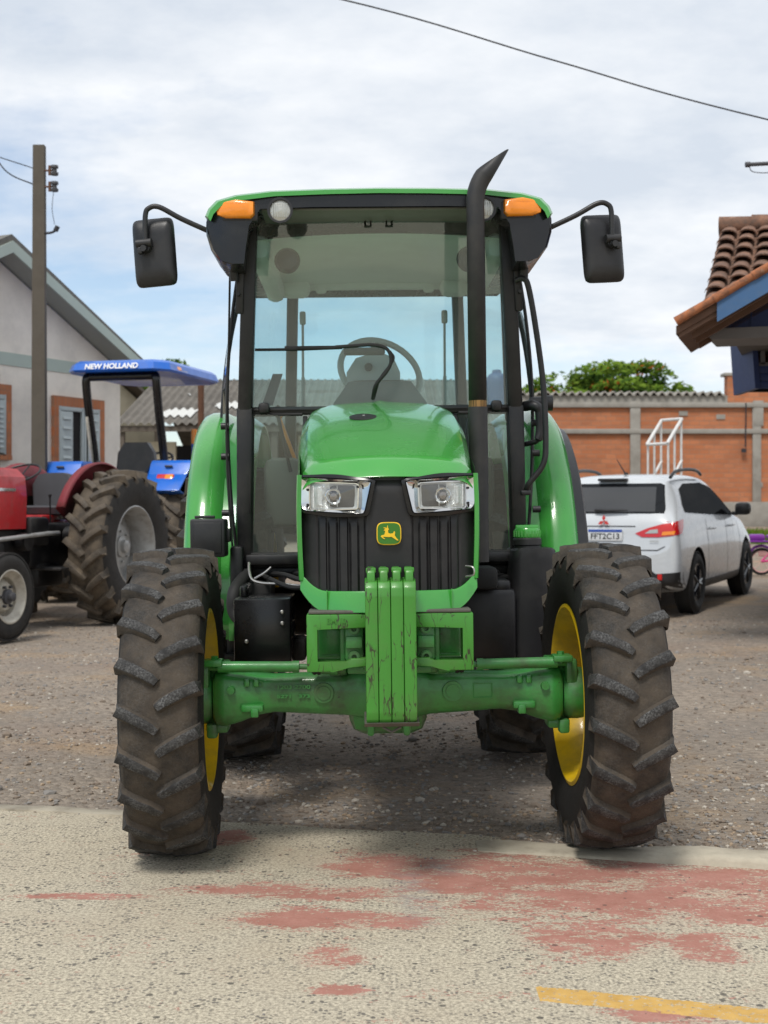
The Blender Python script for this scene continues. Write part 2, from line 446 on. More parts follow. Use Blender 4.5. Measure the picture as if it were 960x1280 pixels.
for x in (.50, .535): mb.box((x, -.085, .655), (.022, .03, .03), bev=.006)
mb.box((.515, -.09, .560), (.085, .05, .028), bev=.008); mb.box((.505, -.10, .545), (.030, .05, .035), bev=.006)
mb.cyl((.595, -.09, .63), (.595, -.118, .63), .018, .015, 12)
mb.mirror_copy()
mb.box((0, 0, .60), (.13, .24, .22), bev=.03); mb.box((0, .06, .59), (.30, .22, .30), bev=.06)
for x in (-.068, .068): mb.box((x, -.01, .585), (.028, .235, .27), bev=.012)
axle = mb.build('front_axle', 'castgreen', T)
# casting marks on the axle
text('casting_mark', '1203 2700', .020, 'castgreen', axle, (-.36, -.0795, .635), (R(90), 0, 0), .0025, .0006, .125)
text('casting_mark', '5271   373', .017, 'castgreen', axle, (-.36, -.0795, .600), (R(90), 0, 0), .0025, .0006, .125)
text('casting_mark', 'D', .030, 'castgreen', axle, (-.485, -.0805, .648), (R(90), 0, 0), .0025, .0008)
mb = MB()
for (x0, z0, x1, z1) in ((.325, .585, .395, .585), (.325, .64, .395, .64), (.325, .585, .325, .64), (.395, .585, .395, .64)):
    mb.tube([(x0, -.074, z0), (x1, -.074, z1)], .0022, 6)
mb.build('casting_frame', 'castgreen', axle)
for sx in (-1, 1):
    mb = MB()                                                               # knuckle with king pin lugs
    mb.box((sx*.655, -.02, .716), (.10, .13, .032), bev=.010)
    mb.box((sx*.700, -.03, .680), (.045, .12, .10), bev=.014)
    mb.box((sx*.655, .01, .478), (.085, .11, .040), bev=.012)
    mb.box((sx*.672, -.045, .470), (.040, .06, .055), bev=.010)
    mb.cyl((sx*.655, 0, .46), (sx*.655, 0, .73), .038, n=16)
    mb.lathe([(sx*.670, .085), (sx*.69, .10), (sx*.73, .10), (sx*.76, .095), (sx*.80, .09)], 'x', (0, 0, .59), 28)
    mb.box((sx*.66, -.10, .735), (.075, .09, .026), bev=.008)
    k = mb.build('steering_knuckle', 'castgreen', T)
    b2 = MB(); b2.cyl((sx*.655, -.10, .715), (sx*.655, -.10, .760), .014, n=6); b2.build('bolt', 'castgreen', k)
    mb = MB()                                                               # steering ram
    mb.cyl((sx*.64, -.115, .720), (sx*.335, -.115, .717), .0215, .020, 16)
    mb.cyl((sx*.36, -.115, .717), (sx*.335, -.115, .717), .0225, .0225, 16)
    ram = mb.build('steering_ram', 'castgreen', T)
    mb = MB(); mb.cyl((sx*.335, -.115, .717), (sx*.285, -.115, .715), .011, n=12); mb.build('rod', 'castgreen', ram)
    mb = MB(); mb.lathe([(sx*.250, .020), (sx*.256, .030), (sx*.264, .031), (sx*.270, .026), (sx*.276, .031), (sx*.284, .028), (sx*.292, .016)], 'x', (0, -.115, .715), 18); mb.build('boot', 'rubberhose', ram)
    mb = MB(); mb.cyl((sx*.255, -.115, .715), (sx*.19, -.115, .713), .026, .030, 16); mb.build('end_block', 'castgreen', ram)

# weight bracket: frame with two windows, bolted casting behind
mb = MB()
x1, z0, z1, t = .288, .747, .945, .034
for sx in (-1, 1):
    mb.prism([(sx*.055, z1), (sx*x1, z1), (sx*x1, z0), (sx*.215, z0), (sx*.20, z0+.003), (sx*.165, z0+.003), (sx*.145, z0+.018), (sx*.055, z0+.018),
              (sx*.055, z0+.045), (sx*.135, z0+.045), (sx*.155, z0+.032), (sx*.255, z0+.032), (sx*.255, z1-.048), (sx*.055, z1-.048)][::sx], 'y', -.56, -.44, bev=.004)
br = mb.build('weight_bracket', 'weightgreen', T)
mb = MB(); mb.box((0, -.50, z1+.0075), (.562, .115, .013), bev=.005); mb.build('worn_edge', 'worntop', br)
text('casting_mark', 'BM 10', .026, 'weightgreen', br, (-.185, -.561, .922), (R(90), 0, 0), .002, .0005)
mb = MB()
for sx in (-1, 1):
    mb.box((sx*.205, -.37, .845), (.105, .03, .13), bev=.008)
    mb.box((sx*.125, -.46, .845), (.066, .12, .135), bev=.012)
    mb.box((sx*.065, -.42, .845), (.05, .12, .15), bev=.01)
    mb.box((sx*.125, -.525, .845), (.058, .02, .044), bev=.006)
    mb.box((sx*.165, -.44, .845), (.018, .12, .14), bev=.005)
    for z in (.795, .892):
        mb.cyl((sx*.125, -.50, z), (sx*.125, -.532, z), .022, .020, 18)
        mb.lathe([(-.532, .0165), (-.542, .0165), (-.542, .0095), (-.528, .0095), (-.528, 0)], 'y', (sx*.125, 0, z), 12)
    mb.box((sx*.20, -.36, .785), (.11, .05, .02), bev=.005)
mb.box((0, -.20, .83), (.20, .46, .20), bev=.02); mb.box((0, -.05, .74), (.17, .30, .14), bev=.02)
mb.box((0, -.34, .735), (.30, .12, .03), bev=.006)
mb.build('support_casting', 'castgreen', T)
# four suitcase weights side by side
for i, x in enumerate((-.0645, -.0215, .0215, .0645)):
    mb = MB()
    prof = [(-.700, .600), (-.706, .625), (-.706, 1.015), (-.700, 1.043), (-.686, 1.062), (-.640, 1.070), (-.50, 1.070), (-.47, 1.03), (-.44, .95), (-.44, .93), (-.60, .93), (-.60, .70), (-.52, .66), (-.52, .60), (-.56, .578), (-.68, .578)]
    mb.prism(prof, 'x', x-.0208, x+.0208, bev=.0045)
    mb.prism([(-.684, 1.058), (-.676, 1.095), (-.662, 1.108), (-.52, 1.108), (-.50, 1.058)], 'x', x-.0135, x+.0135, bev=.005)
    mb.box((x, -.655, 1.100), (.034, .03, .018), bev=.004)
    mb.build('front_weight', 'weightgreen', T)
mb = MB(); mb.prism([(-.705, .59), (-.68, .575), (-.52, .575), (-.50, .60)], 'x', -.092, .092); mb.tube([(-.03, -.66, .57), (0, -.67, .555), (.03, -.66, .57)], .005, 6); mb.build('weight_carrier', 'worntop', T)

# hood -------------------------------------------------------------
def yN(x): return -.575+.115*(abs(x)/.305)**2.4                            # plan curve of the nose
Fs = [(0, 1.484), (.03, 1.4837), (.10, 1.482), (.19, 1.476), (.255, 1.468), (.277, 1.458), (.294, 1.425), (.303, 1.385), (.308, 1.25), (.308, 1.06)]
Rs = [(0, 1.803), (.03, 1.802), (.10, 1.801), (.19, 1.796), (.265, 1.782), (.305, 1.762), (.345, 1.70), (.362, 1.61), (.366, 1.45), (.366, 1.15)]
secs = []
nst = 26
for q in range(nst+1):
    t = q/nst; s = []
    for k in range(10):
        (xa, za), (xb, zb) = Fs[k], Rs[k]
        bulge = .040*4*t*(1-t)*(1 if k < 8 else .2)
        z = lerp(za, zb, t)+bulge
        if k == 0: z += .010*max(0, min(1, (t-.35)*4))                  # raised spine over the rear half
        if k == 1: z += .003*max(0, min(1, (t-.35)*4))
        s.append((lerp(xa, xb, t)+.008*4*t*(1-t)*(k > 4), lerp(yN(xa)+.075, 1.02, t), z))
    secs.append([(-x, y, z) for x, y, z in s[:0:-1]]+s)
brow = []
def top_at(k, dz, dy): xa, za = Fs[k]; return (xa, yN(xa)+dy, za-dz)
mb = MB(); mb.loft(secs, closed=False, caps=False)
# brow: crease, rolled edge, face down to the lamps
rows = []
for dy, dz in ((.075, 0), (.070, .0035), (.064, .009), (.012, .060), (.009, .065), (.035, .069)):
    h = [(Fs[k][0], yN(Fs[k][0])+dy, (Fs[k][1] if k < 6 else Fs[5][1]-(Fs[k][0]-Fs[5][0])*1.0)-dz) for k in range(7)]
    rows.append([(-x, y, z) for x, y, z in h[:0:-1]]+h)
mb.loft(rows, closed=False, caps=False)
hood = mb.build('hood', 'green', T, ang=33, weld=True)
# lower green lip + side lips
mb = MB()
def lipz(x): return max(0, (abs(x)-.215)/.09)**1.9
rows = []
n = 40
for zz, dy in ((0, .045), (.002, .012), (.006, .004), (.070, .012), (.078, .016), (.078, .05)):
    rows.append([((-.306+.612*i/n), yN(-.306+.612*i/n)+dy, .945+zz*(1-.15*lipz(-.306+.612*i/n))+.075*lipz(-.306+.612*i/n)) for i in range(n+1)])
mb.loft(rows, closed=False, caps=False)
for sx in (-1, 1):
    pts = [(sx*.306, -.445, 1.06), (sx*.311, -.45, 1.2), (sx*.312, -.45, 1.33), (sx*.309, -.45, 1.43)]
    pts = smooth_path(pts, 5)
    mb.loft([[(p.x, p.y-.018, p.z), (p.x+sx*.004, p.y-.012, p.z), (p.x+sx*.004, p.y+.06, p.z), (p.x-sx*.014, p.y+.06, p.z), (p.x-sx*.013, p.y-.012, p.z)] for p in pts])
for sx in (-1, 1): mb.box((sx*.213, yN(.213)+.006, .985), (.003, .012, .085))
mb.build('hood_lip', 'green', T)
for sx in (-1, 1):                                                         # engine side panels
    mb = MB(); mb.loft([[(sx*.304, -.44, 1.45), (sx*.304, -.44, 1.0)], [(sx*.335, .3, 1.55), (sx*.335, .3, 1.10)], [(sx*.358, 1.02, 1.55), (sx*.358, 1.02, 1.16)]], closed=False, caps=False)
    mb.build('side_panel', 'black', T)
# hood badge and grille
mb = MB(); mb.lathe([(0, .030), (.004, .030), (.006, .026), (.006, 0)], 'z', n=28)
bz = mb.build('hood_badge', 'black', hood, (-.078, .26, 1.6795), (R(11.8), 0, 0)); bz.scale = (1.9, 2.9, 1)
mb = MB(); mb.box((0, 0, .007), (.010, .008, .003)); bd = mb.build('badge_mark', 'lightgrey', hood, (-.078, .26, 1.6815), (R(11.8), 0, 0))
mb = MB()
def ribs(x, z):
    a = abs(x); d = 0
    wc = .085+max(0, (z-1.24))*-.05
    if a < wc: d -= .014*min(1, (wc-a)/.008)*max(0, min(1, (1.42-z)/.02))
    elif .098 < a < .243 and z < 1.285:
        ph = ((a-.098) % .0362)/.0362
        d -= .010*max(0, min(1, (ph-.12)/.10))*max(0, min(1, (.95-ph)/.10))*min(1, (1.29-z)/.02)
    elif a > .243: d -= .006*min(1, (a-.243)/.006)
    return d
NX = 156
mb.grid(lambda u, v: ((u-.5)*.600, yN((u-.5)*.600)+.042+ribs((u-.5)*.600, 1.005+v*.435), 1.005+v*.418), NX, 26)
mb.build('grille', 'grille', T, ang=30)
mb = MB()
mb.tube(smooth_path([(.262, -.515, 1.105), (.285, -.535, 1.10), (.287, -.535, 1.075), (.262, -.515, 1.068)], 5), .0035, 8)
mb.build('latch', 'steel', T)
# emblem
dp = [(620, 585), (575, 535), (548, 490), (556, 440), (550, 415), (535, 412), (518, 448), (470, 458), (428, 446), (422, 415), (425, 390), (441, 377), (424, 350), (418, 300), (408, 300), (404, 348), (375, 340), (335, 338), (335, 350), (375, 362), (348, 383), (338, 395), (366, 402), (362, 440), (348, 478), (304, 484), (280, 505), (305, 535), (352, 562), (366, 556), (318, 516), (350, 516), (430, 523), (485, 518), (530, 548), (596, 592)]
em = MB()
def rr_poly(hw, hh, n=32, p=4.2):
    return [(hw*math.copysign(abs(math.cos(2*PI*i/n))**(2/p), math.cos(2*PI*i/n)), hh*math.copysign(abs(math.sin(2*PI*i/n))**(2/p), math.sin(2*PI*i/n))) for i in range(n)]
em.prism(rr_poly(.0425, .0395), 'y', 0, .012, bev=.002)
emo = em.build('emblem', 'emblem_yellow', T, (0, yN(0)+.012, 1.222))
em = MB(); em.prism(rr_poly(.0392, .0362), 'y', 0, .004); em.build('emblem_field', 'emblem_green', emo, (0, -.002, 0))
em = MB(); em.prism([((x-438)*.0425/235, (455-y)*.0425/235) for x, y in dp], 'y', 0, .003); em.build('deer_mark', 'emblem_yellow', emo, (0, -.0042, 0))

# headlights
def headlight(sx):
    P = [(.058, 1.403), (.302, 1.422), (.303, 1.385), (.299, 1.318), (.285, 1.304), (.090, 1.290), (.082, 1.296)]
    cx, cz = .187, 1.352
    def ray(poly, a):
        dx, dz = math.cos(a), math.sin(a); best = None
        for (xa, za), (xb, zb) in zip(poly, poly[1:]+poly[:1]):
            ex, ez = xb-xa, zb-za; den = dx*ez-dz*ex
            if abs(den) < 1e-9: continue
            t = ((xa-cx)*ez-(za-cz)*ex)/den; u = ((xa-cx)*dz-(za-cz)*dx)/den
            if t > 0 and -1e-6 <= u <= 1+1e-6: best = t if best is None else max(best, t)
        return (cx+dx*best, cz+dz*best)
    n = 72; A = [2*PI*i/n for i in range(n)]
    outer = [ray(P, a) for a in A]
    Q = [(.112, 1.308), (.262, 1.308), (.267, 1.313), (.268, 1.396), (.263, 1.401), (.108, 1.395), (.103, 1.390), (.106, 1.313)]
    inner = [ray(Q, a) for a in A]
    def S(p, d): return (sx*p[0], yN(p[0])+d, p[1])
    def off(p, k): v = Vector((p[0]-cx, p[1]-cz)); l = v.length; return (cx+v.x*(l+k)/l, cz+v.y*(l+k)/l)
    def cl(p): return (min(p[0], .306), p[1])
    mb = MB()                                                              # dark surround
    mb.loft([[S(cl(off(p, .018)), .035) for p in outer], [S(cl(off(p, .016)), .008) for p in outer], [S(cl(off(p, .004)), .004) for p in outer], [S(cl(p), .012) for p in outer]], caps=False)
    hl = mb.build('headlight', 'blackgloss', T)
    mb = MB()                                                              # chrome bowl
    mb.loft([[S(cl(off(p, .003)), .014) for p in outer], [S(cl(off(p, -.001)), .006) for p in outer], [S(off(p, -.008), .012) for p in outer], [S(off(p, .006), .028) for p in inner], [S(off(p, .004), .018) for p in inner], [S(off(p, .000), .018) for p in inner], [S(off(p, .0), .030) for p in inner]], caps=False)
    mb.build('chrome_surround', 'chrome', hl)
    mb = MB(); yl = yN(cx)
    circ = [(cx+.028*math.cos(a), cz+.028*math.sin(a)) for a in A]; c2 = [(cx+.014*math.cos(a), cz+.014*math.sin(a)) for a in A]
    def D(p, d): return (sx*p[0], yl+d, p[1])
    mb.loft([[S(p, .030) for p in inner], [D((lerp(p[0], q[0], .5), lerp(p[1], q[1], .5)), .044) for p, q in zip(inner, circ)], [D(p, .052) for p in circ], [D(p, .042) for p in c2]], caps=False)
    for k in range(6): mb.box((sx*(.120+.027*k), yl+.040, 1.353), (.002, .016, .075))
    mb.build('reflector', 'reflector', hl)
    mb = MB(); mb.lathe([(.024, .0), (.026, .012), (.032, .016), (.06, .016)], 'y', (sx*cx, yl, cz), 20); mb.build('bulb', 'bulbglass', hl)
    mb = MB(); mb.lathe([(.024, .021), (.022, .025), (.026, .029), (.04, .029), (.04, .021)], 'y', (sx*cx, yl, cz), 28, close=True); mb.build('bulb_ring', 'chrome', hl)
    mb = MB(); mb.loft([[S(p, .0165) for p in inner], [S(((p[0]+cx)/2, (p[1]+cz)/2), .008) for p in inner], [S((cx+(p[0]-cx)*.02, cz+(p[1]-cz)*.02), .006) for p in inner]], caps=False)
    mb.build('lens', 'clearlens', hl)
    for (x, z) in ((.104, 1.384), (.277, 1.378), (.277, 1.325)):
        mb = MB(); mb.cyl((sx*x, yN(x)+.012, z), (sx*x, yN(x)+.026, z), .0045, n=10); mb.build('screw', 'black', hl)
    
for sx in (-1, 1): headlight(sx)

for o in [o for o in T.children if o.name.split('.')[0] in ('hood', 'hood_lip', 'side_panel', 'grille', 'headlight', 'latch')]: o.scale.x = 1.02
# chassis and engine, dark bits under the hood
mb = MB()
mb.box((0, .15, 1.15), (.50, .95, .55), bev=.03); mb.box((0, .60, .84), (.30, .9, .36), bev=.04)
mb.box((0, 1.5, .78), (.42, 1.5, .46), bev=.05); mb.box((0, -.33, 1.0), (.44, .22, .10), bev=.02)
mb.box((0, .72, 1.25), (.62, .5, .9), bev=.03); mb.box((0, .2, .72), (.14, .30, .14), bev=.02)
mb.lathe([(-.62, .12), (-.3, .14), (-.2, .2), (.2, .2), (.3, .14), (.62, .12)], 'x', (0, 2.05, .775), 20)
mb.build('chassis', 'blackpaint', T)
mb = MB()
for x, z, dx in ((-.42, .70, 0), (.42, 1.00, 0)):
    mb = MB(); mb.box((x, .78, z), (.16, .2, .10), bev=.02); mb.build('hose_cover', 'rubberhose', T)
mb = MB(); mb.box((-.58, 1.05, .84), (.16, .2, .30), bev=.03); mb.build('air_box', 'rubberhose', T); mb = MB()
mb.tube(smooth_path([(-.62, .95, 1.02), (-.66, .80, .95), (-.66, .78, .86), (-.60, .75, .80)], 6), .03, 10)
mb.build('intake_hose', 'rubberhose', T)
for k in range(4): mb = MB(); mb.tube(smooth_path([(-.56+.05*k, 1.0, 1.02), (-.5+.06*k, .85, 1.0+.02*(k % 2)), (-.40+.05*k, .72, .97+.03*(k % 3)), (-.28+.01*k, .6, .98+.02*k)], 5), .011, 8); mb.build('hose', 'rubberhose', T)
for k in range(3): mb = MB(); mb.tube(smooth_path([(.60-.03*k, 1.0, .99), (.50, .88, .985+.02*k), (.40, .75, .965+.03*k), (.30, .6, 1.0)], 5), .013, 8); mb.build('hose', 'rubberhose', T)
mb = MB(); mb.tube(smooth_path([(-.603, .90, 1.075), (-.60, .88, 1.035), (-.585, .86, 1.0), (-.54, .84, .985), (-.46, .80, .982), (-.36, .74, .975)], 6), .0065, 8)
mb.tube(smooth_path([(-.575, .86, 1.005), (-.53, .85, 1.03), (-.50, .85, 1.055)], 5), .0055, 8); mb.build('steel_pipe', 'steel', T)

# battery box, left of the frame
mb = MB(); mb.box((-.512, .62, .79), (.235, .40, .30), bev=.006); mb.box((-.40, .60, .80), (.03, .20, .07), bev=.01); mb.box((-.60, .70, .965), (.03, .3, .05), bev=.01)
bb = mb.build('battery_box', 'blackgloss', T)
for x, z in ((-.428, .885), (-.428, .838), (-.578, .764)):
    mb = MB(); mb.lathe([(.42, .009), (.412, .009), (.408, .005), (.408, 0)], 'y', (x, 0, z), 10); mb.build('bolt', 'steel', bb)
# fuel tank with green cap
mb = MB()
s = []
for z, xa, xb in ((.64, .575, .775), (.70, .565, .785), (1.07, .575, .79), (1.115, .585, .782), (1.125, .60, .77)):
    c = (xa+xb)/2; hw = (xb-xa)/2
    s.append([(c+hw*math.copysign(abs(math.cos(2*PI*i/28))**.35, math.cos(2*PI*i/28)), 1.0+.18*math.copysign(abs(math.sin(2*PI*i/28))**.35, math.sin(2*PI*i/28)), z) for i in range(28)])
mb.loft(s)
mb.box((.468, .95, .79), (.245, .34, .32), bev=.025); mb.box((.53, .93, .96), (.08, .28, .06), bev=.02)
mb.lathe([(1.11, .062), (1.135, .060), (1.14, .066), (1.165, .066), (1.172, .058)], 'z', (.66, .93, 0), 28)
tk = mb.build('fuel_tank', 'black', T)
mb = MB(); mb.lathe([(1.165, .054), (1.175, .060), (1.205, .060), (1.215, .054), (1.217, 0)], 'z', (.66, .93, 0), 30); mb.box((.66, .93, 1.218), (.108, .03, .024), bev=.008)
for i in range(24):
    a = 2*PI*i/24; mb.box((.66+.0595*math.cos(a), .93+.0595*math.sin(a), 1.19), (.006, .006, .028))
mb.build('tank_cap', 'green', tk)
# black storage box at the foot of the left fender
mb = MB(); mb.box((-.775, .86, 1.19), (.155, .16, .17), bev=.010); mb.box((-.775, .78, 1.19), (.125, .01, .138), bev=.004); mb.box((-.79, .82, 1.283), (.09, .02, .014), bev=.004); mb.box((-.69, .86, 1.20), (.02, .05, .06), bev=.006)
mb.build('storage_box', 'black', T)
mb = MB(); mb.box((-.66, .98, 1.02), (.06, .14, .26), bev=.015); mb.build('cab_mount', 'blackpaint', T)
mb = MB(); mb.box((.70, 1.2, .9), (.1, .3, .5), bev=.03); mb.build('cab_mount', 'blackpaint', T)
mb = MB(); mb.box((-.72, 1.30, .80), (.05, .06, .5), bev=.01); mb.box((-.74, 1.35, .62), (.20, .30, .03), bev=.008); mb.build('step', 'blackpaint', T)

# exhaust
def elbow(c, n=9): return c
mb = MB()
pts = [(.405, .50, 1.40), (.405, .50, 1.72)]
mb.tube([(.405, .50, 1.36), (.405, .50, 1.735)], .0410, 24)
mb.tube([(.405, .50, 1.08), (.405, .50, 1.38)], .040, 24); mb.box((.385, .55, 1.24), (.09, .10, .12), bev=.01)
path = [(.405, .50, 1.73), (.405, .50, 2.58)]+[(.405+.20*(1-math.cos(R(a))), .50, 2.60+.20*math.sin(R(a))) for a in range(0, 36, 5)]
dx, dz = math.sin(R(40))*.1, math.cos(R(40))*.1
lx, lz = path[-1][0], path[-1][2]
mb2 = MB(); mb2.tube([(p[0], p[1], p[2]) for p in path], .0345, 24, caps=False)
bm = mb2.bm
# slanted mouth: rim drawn out to a point on the right/top side
rim = [v for v in bm.verts if any(e.is_boundary for e in v.link_edges) and v.co.z > 2.5]
d = Vector((math.sin(R(35)), 0, math.cos(R(35)))); nrm = Vector((d.z, 0, -d.x))
c = sum((v.co for v in rim), Vector())/len(rim)
newv = {}
for e in [e for e in bm.edges if e.is_boundary and all(v.co.z > 2.5 for v in e.verts)]:
    q = []
    for v in e.verts:
        if v not in newv:
            k = (v.co-c).dot(nrm)/.0345
            newv[v] = bm.verts.new(v.co+d*(.075+.075*k)-nrm*.006*(1+k))
        q.append(newv[v])
    mb2.face((e.verts[0], e.verts[1], q[1], q[0]))
ex = mb.build('exhaust_stack', 'exhaust', T)
po = mb2.build('exhaust_pipe', 'exhaust', ex); so = po.modifiers.new('wall', 'SOLIDIFY'); so.thickness = .004; so.offset = -1
mb = MB(); mb.lathe([(1.732, .036), (1.732, .0385), (1.762, .0385), (1.762, .036)], 'z', (.405, .50, 0), 28); mb.build('clamp', 'brass', ex)
# cab ---------------------------------------------------------------
def bar(mb, p, q, w, d, mi=0, bev=.012):
    """rectangular bar between p and q: w across x, d along y"""
    p, q = Vector(p), Vector(q); v = q-p; l = v.length; z = v.normalized()
    x = Vector((1, 0, 0)); x = (x-z*x.dot(z)); x = x.normalized() if x.length > .2 else Vector((0, 1, 0)); y = z.cross(x)
    m = Matrix((x, y, z)).transposed().to_4x4()
    mb.box((p+q)/2, (w, d, l), m, bev, mi)
ZS = 1.765
mb = MB()
for sx in (-1, 1):
    bar(mb, (sx*.630, 1.02, 1.02), (sx*.618, .98, 1.78), .072, .09)
    bar(mb, (sx*.618, .98, 1.76), (sx*.578, .90, 2.60), .064, .085)
    bar(mb, (sx*.70, 1.78, 1.1), (sx*.66, 1.74, 2.55), .05, .06)
    bar(mb, (sx*.50, 2.44, 1.25), (sx*.46, 2.38, 2.56), .062, .07)
    bar(mb, (sx*.60, .965, 1.30), (sx*.595, .955, 1.76), .012, .02, bev=.003)
    mb.box((sx*.53, .955, 1.775), (.05, .04, .05), bev=.014)
mb.box((0, 1.0, ZS), (1.20, .05, .036), bev=.008)
mb.box((0, .985, ZS+.004), (1.16, .04, .012), bev=.004)
mb.box((0, 1.03, 1.075), (1.26, .08, .06), bev=.012)
for sx in (-1, 1): mb.box((sx*.50, .97, 1.085), (.25, .05, .05), bev=.012)
for sx in (-1, 1): mb.box((sx*.345, 1.0, 1.42), (.02, .03, .64), bev=.004)
mb.box((0, .93, 2.640), (1.14, .09, .024), bev=.008); mb.box((0, 2.40, 1.27), (1.0, .06, .06), bev=.012)
mb.box((0, 1.75, 1.03), (1.30, 1.45, .06), bev=.02)
fr = mb.build('cab_frame', 'blackpaint', T)
for sx in (-1, 1):
    mb = MB()                                                              # mirror-arm hinge block on the pillar
    bar(mb, (sx*.632, .91, 2.20), (sx*.618, .885, 2.50), .034, .05, bev=.006)
    mb.cyl((sx*.632, .88, 2.28), (sx*.632, .845, 2.28), .008, n=8); mb.build('hinge', 'black', fr)

def panel(mb, pts, mi=0):
    mb.poly([Vector(p) for p in pts], mi)
# windscreen: gently bowed
def scr(u, v):
    x = (u-.5)*2; w = lerp(.585, .55, v); z = lerp(1.782, 2.628, v); y = lerp(.972, .895, v)-.03*(1-x*x)
    return (x*w, y, z)
mb = MB(); mb.grid(scr, 16, 10); mb.build('windscreen', 'windscreen', T, ang=60)
for sx in (-1, 1):
    mb = MB(); panel(mb, [(sx*.357, .985, 1.11), (sx*.598, .985, 1.11), (sx*.583, .972, 1.747), (sx*.357, .972, 1.747)]); o = mb.build('lower_window', 'sideglass', T)
    mb = MB()
    for a, b in (((.357, 1.11), (.598, 1.11)), ((.598, 1.11), (.583, 1.747)), ((.583, 1.747), (.357, 1.747))):
        mb.tube([(sx*a[0], .983, a[1]), (sx*b[0], .973, b[1])], .008, 8)
    mb.build('rubber_seal', 'rubberhose', o)
# doors: bowed glass with thin black frame
def door(sx):
    prof = [(1.10, .665, .79), (1.3, .685, .80), (1.6, .70, .805), (1.9, .70, .79), (2.2, .675, .75), (2.5, .63, .68)]
    mb = MB(); mb.loft([[(sx*xa, 1.05, z), (sx*lerp(xa, xb, .5)+sx*.015, 1.4, z), (sx*xb, 1.75, z)] for z, xa, xb in prof], closed=False, caps=False)
    d = mb.build('cab_door', 'sideglass', T, ang=60)
    mb = MB(); mb.tube(smooth_path([(sx*(xa+.004), 1.045, z) for z, xa, xb in prof], 5), .008, 8); mb.tube(smooth_path([(sx*(xb+.002), 1.75, z) for z, xa, xb in prof], 5), .012, 8)
    mb.tube([(sx*prof[0][1], 1.05, 1.1), (sx*.745, 1.4, 1.1), (sx*prof[0][2], 1.75, 1.1)], .014, 8)
    mb.build('door_frame', 'black', d)
    for z in (1.30, 1.56, 1.70):
        mb = MB(); mb.cyl((sx*.70, 1.03, z), (sx*.735, 1.03, z), .016, n=12); mb.build('hinge', 'black', d)
    return d
dl = door(-1); dr = door(1)
mb = MB(); mb.tube(smooth_path([(.665, 1.0, 1.775), (.70, .96, 1.775), (.725, .95, 1.75), (.728, .95, 1.66), (.715, .95, 1.615), (.69, .97, 1.605), (.665, 1.0, 1.60)], 6), [.024]*12+[.020]*12+[.012]*13, 12)
mb.build('grab_handle', 'black', dr)
mb = MB(); mb.cyl((.69, 1.02, 1.79), (.79, 1.02, 1.79), .030, n=20); mb.cyl((.755, 1.02, 1.79), (.795, 1.02, 1.79), .036, n=20); mb.build('door_stop', 'black', dr)
mb = MB(); mb.tube(smooth_path([(.615, .86, 2.33), (.645, .84, 2.335), (.668, .84, 2.30), (.70, .85, 2.12), (.735, .87, 1.85), (.742, .87, 1.60), (.728, .87, 1.50), (.665, .88, 1.415), (.655, .90, 1.38)], 8), .0135, 12)
mb.box((.652, .90, 1.375), (.045, .05, .022), bev=.006)
mb.build('handrail', 'black', T)
mb = MB(); mb.tube(smooth_path([(-.675, .93, 2.40), (-.69, .96, 2.0), (-.705, .98, 1.7), (-.70, .98, 1.4), (-.68, .97, 1.1)], 6), .005, 8); mb.build('door_strap', 'rubberhose', T)
# rear window
mb = MB(); panel(mb, [(-.47, 2.42, 1.28), (.47, 2.42, 1.28), (.43, 2.39, 2.55), (-.43, 2.39, 2.55)]); rw = mb.build('rear_window', 'sideglass', T)
for sx in (-1, 1):
    mb = MB(); panel(mb, [(sx*.52, 2.42, 1.28), (sx*.75, 1.80, 1.28), (sx*.69, 1.76, 2.52), (sx*.48, 2.38, 2.52)]); mb.build('quarter_window', 'sideglass', T)
for x in (-.405, .385):
    mb = MB(); mb.tube([(x-.004, 2.33, 1.85), (x, 2.33, 2.37)], .007, 8); mb.box((x, 2.33, 2.38), (.034, .03, .075), bev=.010); mb.cyl((x-.004, 2.33, 1.85), (x-.002, 2.33, 2.05), .010, n=10); mb.build('gas_strut', 'lightgrey', T)

M['underside_sheen'] = paint('grey_underside_sheen', (.16, .165, .15), .5, var=.15, scale=4)  # paler grey, paints reflected light onto the roof underside
# roof --------------------------------------------------------------
half = [(.598, 2.405), (.650, 2.402), (.698, 2.425), (.731, 2.470), (.750, 2.535), (.751, 2.59), (.737, 2.635), (.702, 2.668), (.62, 2.690), (.47, 2.706), (.24, 2.711), (0, 2.713)]
inn = [(0, 2.652), (.30, 2.652), (.525, 2.646), (.575, 2.575), (.592, 2.47)]
def ringat(y, k, lift, dz=0):
    pts = []
    for x, z in half: pts.append((x*k, y, max(z+dz, lift) if z < 2.55 else z+dz))
    q = [(x*k, y, max(z+dz, lift+.01 if z < 2.55 else 0)) for x, z in inn]
    return pts[:]+[(-x, a, b) for x, a, b in pts[-2::-1]]+[(-x, a, b) for x, a, b in q[:0:-1]]+q
mb = MB(); mb.loft([ringat(.60, .975, 2.40, -.012), ringat(.615, .99, 2.385, -.003), ringat(.66, 1, 0), ringat(1.05, 1, 2.40), ringat(1.3, .99, 2.50), ringat(2.35, .97, 2.54, -.02), ringat(2.5, .93, 2.56, -.04)])
roof = mb.build('roof', 'blackgloss', T, (0, 0, -.030), ang=50)
top = [(.754, 2.612), (.741, 2.642), (.706, 2.677), (.624, 2.700), (.47, 2.717), (.24, 2.724), (0, 2.727)]
